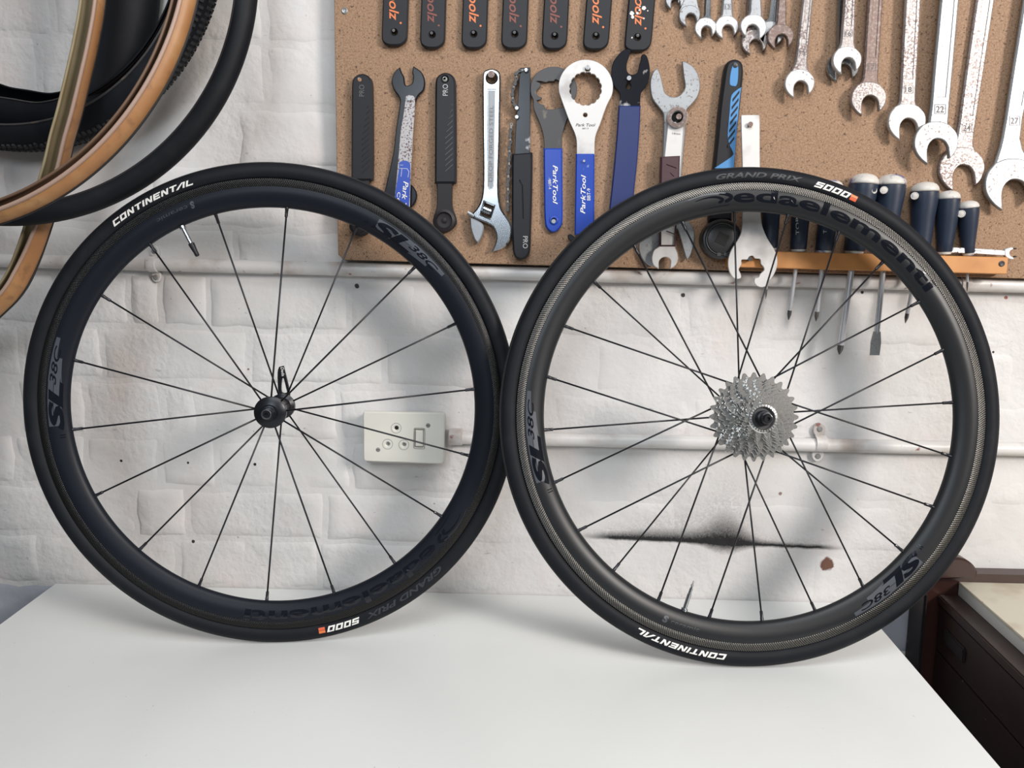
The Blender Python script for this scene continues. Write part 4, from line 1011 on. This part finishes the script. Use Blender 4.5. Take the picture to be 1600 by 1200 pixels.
# flat silver bottom bracket tool at the left end of the rail
yf = YB-.032
t = tool('flat_bracket_tool', 'flat silver tool with star shaped cutout hanging over the left end of the wooden rail', 'tool', 1180, 450)
plate('blade', t, M_BRUSH, [(1158, 181.5), (1160, 179.8), (1185, 179.5), (1187, 181.5), (1187.3, 240), (1188, 300), (1188.5, 330), (1191, 352), (1199, 372), (1209, 388), (1214.5, 402), (1214, 418), (1207, 433), (1200.5, 440), (1198.5, 446), (1190, 449), (1182, 446), (1178.5, 440), (1180, 435), (1185, 433.5), (1187.5, 429, 1), (1188, 428), (1194, 422), (1193, 417), (1189, 412), (1187.5, 405), (1180, 404), (1176, 400), (1171, 401), (1168, 405.5), (1159, 406), (1158.5, 413), (1154.5, 421), (1157, 427), (1158, 434), (1151, 436), (1144, 432), (1138.5, 420), (1138, 405), (1143, 390), (1152, 376), (1158.5, 362), (1160.5, 340), (1161, 300), (1159.5, 240)], yf, .003, .0006,
      holes=[circ_px(1171.5, 196, 3.2, 14)])
nail(t, 1171.5, 195, yf, .0018, M_RUST)
p = py(1172, 404.5, yf); bm = bmesh.new(); rod(bm, p+Vector((0, .03, 0)), p, .0032, 12); obj('bolt', bm, M_DARK, t, smooth=True, auto=40); done(t)

# ---- open ended spanners at the right
HD = [(-.62, -.80, 1), (-.90, -.42), (-1, .02), (-.92, .40), (-.68, .74), (-.38, .98, 1), (-.40, .60), (-.40, .36), (-.33, .08), (-.12, -.15), (.12, -.19), (.36, -.09), (.52, .15), (.56, .40), (.60, .70, 1), (.74, .58), (.90, .34), (1, -.05), (.92, -.45), (.62, -.80, 1), (.32, -.93), (0, -.97), (-.32, -.93)]
def wrench(cx, cy, R, x0, x1, ny, n0, n1, m_sh, m_hd, yf, label, mirror=False, rot=0, num=None, th=.005, name='open_ended_spanner', front=True, panel=True, scy=1., Lk=1.0, top_head=True):
    """head centre/radius; shaft edges x0,x1 at the frame's top; neck edges n0,n1 at height ny (all pixels)"""
    t = tool(name, label, 'spanner', cx, cy+R, 'open ended spanners hanging at the right')
    c, s = math.cos(rot), math.sin(rot); sg = -1 if mirror else 1
    hp = []
    for q in HD:
        X, Y = q[0]*sg*R, q[1]*R*scy; hp.append((cx+X*c-Y*s, cy+X*s+Y*c)+((1,) if len(q) > 2 else ()))
    L = -(100+R*4*Lk); k0 = (x0-n0)/ny; k1 = (x1-n1)/ny
    def XL(y): return x0-k0*y*1.0 if False else n0+(ny-y)*k0
    def XR_(y): return n1+(ny-y)*k1
    a, b = hp[0], hp[-4]
    lft, rgt = ((cx-R*.66*c*1.0, cy-R*.70), (cx+R*.66, cy-R*.70))
    sh = [(XL(L), L, 1), (XL(0), 0), (XL(ny*.5), ny*.5), (n0, ny), (lft[0], lft[1]), (cx-R*.8, cy-R*.3), (cx-R*.5, cy+R*-.25), (cx, cy-R*.35), (cx+R*.5, cy-R*.25), (cx+R*.8, cy-R*.3), (rgt[0], rgt[1]), (n1, ny), (XR_(ny*.5), ny*.5), (XR_(0), 0), (XR_(L), L, 1)]
    rec = []
    if panel:
        w0 = .30; y1 = ny-R*1.15; 
        def P(f, y): return (XL(y)+(XR_(y)-XL(y))*f, y)
        if y1 > 8: rec = [[P(w0, y1), P(1-w0+.05, y1), P(1-w0+.05, y1/2), P(1-w0+.05, 0), P(1-w0+.05, L*.7), P(w0, L*.7), P(w0, 0), P(w0, y1/2)]]
    plate('shaft', t, m_sh, sh, yf+.0012, th, .0020, recess=rec, rd=.0009, n=3)
    plate('jaw_head', t, m_hd, hp, yf, th+.0016, .0011)
    if top_head:
        tx = (XL(L)+XR_(L))/2; hp2 = []
        for q in HD:
            X, Y = -q[0]*sg*R*.9, -q[1]*R*.9; hp2.append((tx+X, L+Y-R*.5)+((1,) if len(q) > 2 else ()))
        plate('jaw_head', t, m_hd, hp2, yf, th+.0016, .0011)
    if num:
        xm = (XL(ny)+XR_(ny))/2; hh = (n1-n0)*.34; yy = ny-R*.62
        xo = (XL(yy)+XR_(yy))/2
        sign(num, t, M_ETCH, (xo-hh*.62, yy+hh/2), (xo+hh*.62, yy+hh/2), hh, yf+.0009, 0, .01, 'stamped_number')
        bm = bmesh.new(); e = hh*.86; e2 = hh*.72; cy_ = yy
        o_ = [(xo-e, cy_-e2), (xo+e, cy_-e2), (xo+e, cy_+e2), (xo-e, cy_+e2)]; i_ = [(xo-e*.93, cy_-e2*.92), (xo+e*.93, cy_-e2*.92), (xo+e*.93, cy_+e2*.92), (xo-e*.93, cy_+e2*.92)]
        slab(bm, xz(o_, yf+.0012), [xz(i_, yf+.0012)], yf+.0009, yf+.0014); obj('stamped_frame', bm, M_ETCH, t)
    nail(t, (XL(-60)+XR_(-60))/2, -60, yf+.002, .0014); done(t); return t
y1_, y2_, y3_ = YB-.009, YB-.016, YB-.023
wrench(1054.5, 0, 14.5, 1047, 1060, -14, 1047.5, 1060, M_STEEL, M_STEEL, y1_, 'small steel spanner cut off by the top edge, leftmost of the spanners', panel=False, top_head=False)
wrench(1077.6, 24, 16.8, 1071.5, 1086, 2, 1071.5, 1086.5, M_STEEL, M_STEEL, y1_, 'small satin spanner, second from the left among the spanners', rot=-.1, panel=False)
wrench(1102.7, 43.5, 17, 1101.5, 1111.5, 24, 1100, 1111, M_CHROME, M_HEAD, y2_, 'small shiny spanner with thin ridged shank, third from the left', panel=True)
wrench(1135.7, 42, 18.5, 1129.5, 1144.5, 22, 1127.5, 1145.5, M_STEEL, M_HEAD, y1_, 'small satin spanner stamped 13, fourth from the left', num='13', panel=False, rot=-.08)
wrench(1179.3, 65, 20.5, 1168, 1180, 40, 1166, 1184, M_RUST, M_PITTED, y1_, 'rusty spanner whose jaws show below a bright one in front of it', panel=False, rot=-.05)
wrench(1177.5, 42, 20.5, 1172.5, 1190, 20, 1171, 1191, M_STEEL, M_HEAD, y2_, 'bright spanner hanging in front of a rusty one', mirror=True, panel=False, rot=-.05)
wrench(1205, 52, 20, 1207.5, 1216, 30, 1203, 1216, M_CHROME, M_STEEL, y1_, 'shiny spanner mostly hidden behind a brown rusted one', panel=True, rot=.2)
wrench(1220, 57, 20.5, 1216, 1229, 36, 1213, 1229.5, M_RUST, M_RUST, y2_, 'brown rusted spanner, darkest of the small ones', panel=False, rot=.05)
wrench(1249.7, 130.5, 23.3, 1254.5, 1270.5, 96, 1243, 1262, M_PITTED, M_HEAD, y2_, 'spanner with a bright freckled head hanging alone right of the small ones, stamped 15', num='15')
wrench(1318, 104, 25, 1310.5, 1326, 80, 1308, 1329, M_CHROME, M_CHROME, YB-.011, 'chrome spanner almost hidden behind a bright freckled one', panel=True)
wrench(1324, 94, 22.6, 1319.5, 1337.5, 66, 1314, 1335.5, M_PITTED, M_HEAD, y3_, 'bright freckled spanner in front of a chrome one, stamped 16', num='16')
wrench(1357.8, 154, 27.5, 1357.5, 1380, 122, 1349, 1372.5, M_RUST, M_PITTED, y2_, 'rusty spanner with a brown pitted head, stamped 17', num='17')
wrench(1417.7, 190, 29.5, 1415, 1439.5, 158, 1406.5, 1431, M_PITTED, M_HEAD, y2_, 'long spanner with a dark speckled shank and white speckled head, stamped 18', num='18')
wrench(1503.4, 264, 35.5, 1526.5, 1554.5, 222, 1494, 1521, M_PITTED, M_PITTED, y1_, 'long rust speckled spanner whose head sits behind and below a smooth grey one', num='24')
wrench(1463.2, 223, 34.6, 1470.5, 1499, 192, 1452, 1482, M_STEEL, M_STEEL, y3_, 'long smooth grey spanner with the wide jaws overlapping the speckled one, stamped 22', num='22')
wrench(1583.5, 288, 44, 1601, 1634, 216, 1566.5, 1595, M_STEEL, M_STEEL, y2_, 'largest silver spanner, cut off by the right edge', num='27', top_head=False, scy=.95)

# ---- wooden rail with the screwdrivers
rl0, rl1 = py(1140, 391, YB-.024), py(1576, 402, YB-.024)
rb1 = py(1576, 428.5, YB-.024)
t = tool('screwdriver_rail', 'orange brown wooden rail screwed low on the tool board, holding the screwdrivers', 'rail', 1360, 430)
sl_ = (rl1.z-rl0.z)/(rl1.x-rl0.x); hz = rl1.z-rb1.z
bm = bmesh.new(); slab(bm, [(rl0.x, rl0.z-hz), (rl1.x, rl1.z-hz), (rl1.x, rl1.z), (rl0.x, rl0.z)], [], YB-.024, YB-.0003, .0010); obj('batten', bm, M_RAIL, t)
p = py(1565, 412, YB-.024); bm = bmesh.new(); lathe(bm, [(.0042, 0), (.0042, .0007), (.0030, .0014), (.0012, .0008)], axis(p, p-Vector((0, 1, 0))), 14); obj('screw', bm, M_DARK, t)
done(t)
def screwdriver(top, bot, wtop, wmid, wbot, tip, rs, kind, label, button=None, word=None, captop=True, depth=.012):
    """top/bot: pixel ends of the grip; tip: pixel of the blade's end"""
    yc = YB-depth
    A = py(*top, yc-.004); B = py(*bot, yc); Tp = py(*tip, yc+.001)
    t = thing('screwdriver', label, 'screwdriver', B, 'screwdrivers in the wooden rail')
    mt = axis(B, A); L = (A-B).length; k = .00095/2
    prof = [(wbot*k*.9, .0030), (wbot*k, .0045), (wbot*k*1.02, L*.18), (wmid*k, L*.52), (wtop*k*1.0, L*.78), (wtop*k*.99, L*.86), (wtop*k*.93, L*.868)]
    for q in range(10, 2, -1): pass
    bm = bmesh.new(); lathe(bm, prof, mt, 28); g = obj('grip', bm, M_HANDLE, t, smooth=True, auto=40)
    bm = bmesh.new(); lathe(bm, [(wtop*k*.93, L*.864), (wtop*k*.99, L*.874), (wtop*k*1.0, L*.89), (wtop*k*.94, L*.925), (wtop*k*.78, L*.962), (wtop*k*.52, L*.986), (wtop*k*.22, L*.998), (.0004, L)], mt, 28); obj('end_cap', bm, M_CAP, t, smooth=True, auto=50)
    bm = bmesh.new(); lathe(bm, [(wbot*k*.55, -.0015), (wbot*k*.85, 0), (wbot*k*.92, .0032)], mt, 24); obj('collar', bm, M_CAP, t, smooth=True, auto=50)
    ng = 6
    if button:
        q = py(button[0], button[1], yc-wtop*k*.98)
        bm = bmesh.new(); lathe(bm, [(.0052, -.004), (.0052, .0004), (.0046, .0008), (.0040, .0004), (.0036, .0006)], axis(q, q+Vector((button[2], -1, .05))), 18); bt = obj('colour_button', bm, M_CAP, t, smooth=True, auto=40)
    d = (Tp-B); ld = d.length; mt2 = axis(B, Tp)
    bm = bmesh.new()
    if kind == 'flat':
        lathe(bm, [(rs, 0), (rs, ld*.74), (rs*.95, ld*.78)], mt2, 14); sh = obj('shank', bm, M_SHANK, t, smooth=True, auto=40)
        bm = bmesh.new(); z0 = Tp.z; u_ = d.normalized(); c0 = B+u_*ld*.76
        V = []
        for (f, hw, hd) in ((0, rs*.95, rs*.9), (.45, rs*1.7, rs*.55), (1, rs*1.7, rs*.22)):
            cc = c0+(Tp-c0)*f; V.append([bm.verts.new((cc.x+a*hw, cc.y+b*hd, cc.z)) for a, b in ((-1, -1), (1, -1), (1, 1), (-1, 1))])
        for r1, r2 in zip(V, V[1:]):
            for q in range(4): bm.faces.new((r1[q], r1[(q+1) % 4], r2[(q+1) % 4], r2[q]))
        bm.faces.new(V[0]); bm.faces.new(V[-1]); obj('blade', bm, M_STEEL, sh)
    else:
        lathe(bm, [(rs, 0), (rs, ld-.014)], mt2, 14); sh = obj('shank', bm, M_SHANK, t, smooth=True, auto=40)
        bm = bmesh.new(); n = 8; rings = []
        for (f, sc_) in ((ld-.0142, .98), (ld-.008, .95), (ld-.004, .6), (ld, .15)):
            rings.append((f, sc_))
        V = []
        for f, sc_ in rings:
            V.append([bm.verts.new(mt2 @ Vector((rs*sc_*(1 if q % 2 == 0 else .62)*math.cos(PI*q/4), rs*sc_*(1 if q % 2 == 0 else .62)*math.sin(PI*q/4), f))) for q in range(8)])
        for r1, r2 in zip(V, V[1:]):
            for q in range(8): bm.faces.new((r1[q], r1[(q+1) % 8], r2[(q+1) % 8], r2[q]))
        bm.faces.new(V[0]); bm.faces.new(V[-1]); obj('tip', bm, M_DARK, sh)
    if word:
        yy = yc-wbot*k*1.05-.0006
        sign(word[0], t, M_SILVERP, word[1], word[2], word[3], yy, 0, .0)
    done(t); return t
screwdriver((1207, 300), (1202, 391), 27, 25, 24, (1196.5, 467), .0016, 'cross', 'smallest screwdriver, behind the flat silver tool, thin tip showing below the rail')
screwdriver((1254, 286), (1247, 393), 32, 27, 24, (1232, 500), .0030, 'cross', 'screwdriver second from left in the rail, white letters on its navy grip', word=('TOP', (1248.5, 367), (1248.5, 340), 5))
screwdriver((1301, 281), (1287, 395), 34, 29, 26, (1275, 502), .0032, 'cross', 'screwdriver third from left in the rail, only its cap tip shows above the tyre', word=('T', (1291.5, 365), (1291.5, 359), 5))
screwdriver((1352, 271), (1334, 396), 42, 34, 30, (1311.5, 554), .0046, 'cross', 'large cross tipped screwdriver with round button right of its cap, left of its twin', (1366, 297, .5))
screwdriver((1394, 272), (1382, 398), 41, 34, 30, (1366.5, 555), .0040, 'flat', 'large flat bladed screwdriver with ribbed navy grip and white button on its left', (1381, 297, -.3))
screwdriver((1446, 284), (1437, 398), 39, 33, 28, (1414.5, 505), .0030, 'cross', 'screwdriver with a glossy navy grip, third from right in the rail', (1429, 306, -.5))
screwdriver((1483, 297.5), (1475, 397), 32, 29, 22, (1466, 470), .0024, 'cross', 'screwdriver second from right, button hanging at its right shoulder', (1493, 315, .6))
screwdriver((1513, 313.5), (1512.5, 399), 29, 25, 18, (1511, 456), .0018, 'cross', 'shortest visible screwdriver, rightmost in the rail', (1502, 334, -.5))
t = tool('rail_spanner', 'small white steel spanner lying flat along the top of the wooden rail', 'spanner', 1540, 402)
ys_ = YB-.017
plate('shank', t, M_HEAD, [(1484, 386, 1), (1525, 388, 1), (1571, 391.5), (1571, 399), (1530, 397), (1484, 395, 1)], ys_, .004, .0008, recess=[[(1523, 391), (1533, 391.5), (1533, 393.2), (1523, 392.8)]], rd=.0006)
plate('jaw_head', t, M_HEAD, [(1570, 391), (1575, 387.5), (1582, 386, 1), (1584, 389), (1579, 392), (1578, 397), (1580.5, 400.5), (1584.5, 402), (1584, 405.5, 1), (1577, 404.5), (1571, 400)], ys_-.0005, .005, .0008)
for u, v in ((1585.8, 388.5), (1585.6, 401)):
    bm = bmesh.new(); p = py(u, v, ys_); lathe(bm, [(.0011, -.003), (.0011, .003), (.0005, .0034)], axis(p, p-Vector((0, 1, 0))), 8); obj('pin', bm, M_DARK, t)
done(t)

# ================================================================ TYRES HANGING AT THE LEFT
def loop_tyre(name, label, P3, prof_fn, parts, phi, seg=None, nose=None):
    """P3: closed 3-D path; every part = (name, material, [(rho_out, rho_axial), ...] closed outline in the section)"""
    n = len(P3); ctr = sum(P3, Vector())/n
    low = min(P3, key=lambda p: p.z); t = thing(name, label, 'tyre', low)
    fr = []
    for i in range(n):
        tn = (P3[(i+1) % n]-P3[i-1]).normalized()
        ax0 = prof_fn(i/n)[0] if prof_fn else None
        o = P3[i]-ctr; o = (o-tn*o.dot(tn))
        # outward: perpendicular to the path in its own plane
        nrm = parts['normal']; o = tn.cross(nrm).normalized()
        if o.dot(P3[i]-ctr) < 0: o = -o
        b = nrm-tn*nrm.dot(tn); b.normalize()
        ph = phi(i/n) if callable(phi) else phi
        fr.append((P3[i], o*math.cos(ph)-b*math.sin(ph), b*math.cos(ph)+o*math.sin(ph), tn))
    for pn, pm, outl, sm_ in parts['list']:
        bm = bmesh.new(); rings = []
        for P, O, B, tn in fr: rings.append([bm.verts.new(P+O*a+B*b) for a, b in outl])
        m_ = len(outl)
        for i in range(n):
            A, Bq = rings[i], rings[(i+1) % n]
            for j in range(m_): bm.faces.new((A[j], A[(j+1) % m_], Bq[(j+1) % m_], Bq[j]))
        obj(pn, bm, pm, t, smooth=True, auto=50)
    done(t); return t, fr
def arc(a0, a1, ra, rb, n=10): return [(ra*math.cos(math.radians(a0+(a1-a0)*k/n)), rb*math.sin(math.radians(a0+(a1-a0)*k/n))) for k in range(n+1)]
def shell(a0, a1, ra, rb, th, n=10): return arc(a0, a1, ra, rb, n)+arc(a1, a0, ra-th, rb-th, n)
def ring_path(c, R, a, b, n=200):
    nn = Vector((math.sin(a)*math.cos(b), -math.cos(a)*math.cos(b), math.sin(b))); s = Vector((math.cos(a), math.sin(a), 0)); e = nn.cross(s)
    c = Vector(c)+Vector((0, 0, T)); return [c+R*math.cos(2*PI*k/n)*s+R*math.sin(2*PI*k/n)*e for k in range(n)], nn
# in the section: angle 0 = outwards (tread), +90 = towards the viewer
# slick black
P3, nn = ring_path((-.7314, 1.0007, .9243), .3245, .0775, .078)
loop_tyre('slick_tyre', 'smooth black tyre hanging outermost in the bundle at the upper left', P3, None,
          {'normal': nn, 'list': [('casing', M_TYRE, shell(-135, 135, .0158, .0150, .002, 16), True), ('bead', M_BLKR, [(-.0098+.0022*math.cos(q), .0098+.0022*math.sin(q)) for q in [2*PI*k/8 for k in range(8)]], True)]}, .1)
# knobbly
P3, nn = ring_path((-.785, 1.0754, 1.0394), .308, -.0352, -.0763, 240)
t, fr = loop_tyre('knobbly_tyre', 'wide black knobbly tyre hanging against the wall behind the tan tyres', P3, None,
          {'normal': nn, 'list': [('casing', M_TYRE, shell(-148, 140, .0290, .0270, .002, 20), True), ('inner_liner', M_BLKR, arc(-140, 135, .0264, .0244, 16)+arc(135, -140, .0258, .0238, 16), True),
                                  ('bead', M_DARK, [(-.0215+.0016*math.cos(q), .0185+.0016*math.sin(q)) for q in [2*PI*k/8 for k in range(8)]], True)]}, math.radians(38))
bm = bmesh.new()
for i in range(0, len(fr)):
    P, O, B, tn = fr[i]
    for j, ad in enumerate((-72, -48, -24, 0, 24, 48, 72)):
        a = math.radians(ad+random.uniform(-3, 3)); sh = tn*(.004 if j % 2 else 0)
        r1 = .0285; h = .0030 if abs(ad) > 30 else .0024
        Nn = (O*math.cos(a)+B*math.sin(a)); Tt = (B*math.cos(a)-O*math.sin(a))
        c_ = P+sh+O*(.0285*math.cos(a))+B*(.0265*math.sin(a))
        vv = [bm.verts.new(c_+tn*(x*.0022*k_)+Tt*(y*.0030*k_)+Nn*z) for z, k_ in ((-.001, 1.1), (h, .85)) for x, y in ((-1, -1), (1, -1), (1, 1), (-1, 1))]
        bm.faces.new(vv[4:]);
        for q in range(4): bm.faces.new((vv[q], vv[(q+1) % 4], vv[4+(q+1) % 4], vv[4+q]))
kn = obj('tread_knobs', bm, M_TREAD, t); tag(kn, kind='stuff'); done(t)
# second black tyre, folded, lying against the wall inside the first
cp = [(-170, 60), (-80, 134), (0, 170), (42, 179), (92, 184), (142, 165), (180, 105), (198, 30), (203, -60), (190, -150), (90, -230), (-50, -250), (-160, -150), (-195, -40)]
P3 = [py(u, v, 1.119) for u, v in smoothp(cp, 10)]
loop_tyre('folded_tyre', 'folded black tyre whose dark inside shows between the two tan tyres', P3, None,
          {'normal': Vector((0, -1, 0)), 'list': [('casing', M_TYRE, shell(-140, 140, .0410, .0270, .002, 18), True), ('bead', M_DARK, [(-.0312+.0012*math.cos(q), .0180+.0012*math.sin(q)) for q in [2*PI*k/8 for k in range(8)]], True)]}, math.radians(35))
# tan tyre in front: a clean circle
P3, nn = ring_path((-.7379, .9449, .887), .311, -.11, .2209)
tanparts = lambda nn, ra, rb, LN=M_LINER: {'normal': nn, 'list': [
    ('tread', M_TREAD, arc(-50, 44, ra+.0016, rb+.0016, 10)+arc(44, -50, ra-.0006, rb-.0006, 10), True),
    ('near_sidewall', M_TAN, shell(42, 134, ra, rb, .0012, 10), True),
    ('far_sidewall', M_TAN, shell(-146, -44, ra, rb, .0012, 10), True),
    ('liner', LN, arc(-142, 128, ra-.0014, rb-.0014, 22)+arc(128, -142, ra-.0020, rb-.0020, 22), True),
    ('near_bead', M_BEAD, [(ra*math.cos(math.radians(136))+.0026*math.cos(q), rb*math.sin(math.radians(136))+.0026*math.sin(q)) for q in [2*PI*k/8 for k in range(8)]], True),
    ('far_bead', LN, [(ra*math.cos(math.radians(-147))+.0019*math.cos(q), rb*math.sin(math.radians(-147))+.0019*math.sin(q)) for q in [2*PI*k/8 for k in range(8)]], True)]}
loop_tyre('tan_wall_tyre', 'tan sidewall bicycle tyre curving in front of the other tyres at upper left', P3, None, tanparts(nn, .0128, .0122, M_LINB), math.radians(64))
# tan tyre pulled into a long loop
yl_ = 1.018
cp = [(145, 0), (135, 62), (122, 120), (108, 177), (97, 216), (89, 251), (78, 293), (62, 347), (44, 399), (25, 440), (0, 470), (-40, 500), (-95, 505), (-150, 465), (-185, 380), (-195, 250), (-190, 100), (-170, -80), (-130, -240), (-60, -350), (20, -385), (90, -350), (135, -240), (152, -110)]
sp = smoothp(cp, 9)
P3 = []
for u, v in sp:
    P3.append(py(u, v, yl_))
nn = Vector((0, -1, 0))
def phB(f):
    # more open towards the viewer on the straight run, closing up at the bottom
    return math.radians(62) if f < .33 else math.radians(45)
def phB(f):
    k = min(f, 1-f) if f > .5 else f
    return math.radians(90-40*max(0, min(1, (f-.22)/.14))) if f < .5 else math.radians(50+40*max(0, min(1, (f-.7)/.2)))
loop_tyre('tan_wall_tyre', 'tan sidewall tyre seen into its olive inside, hanging straight down behind the other tan one', P3, None, tanparts(nn, .0150, .0145), phB)
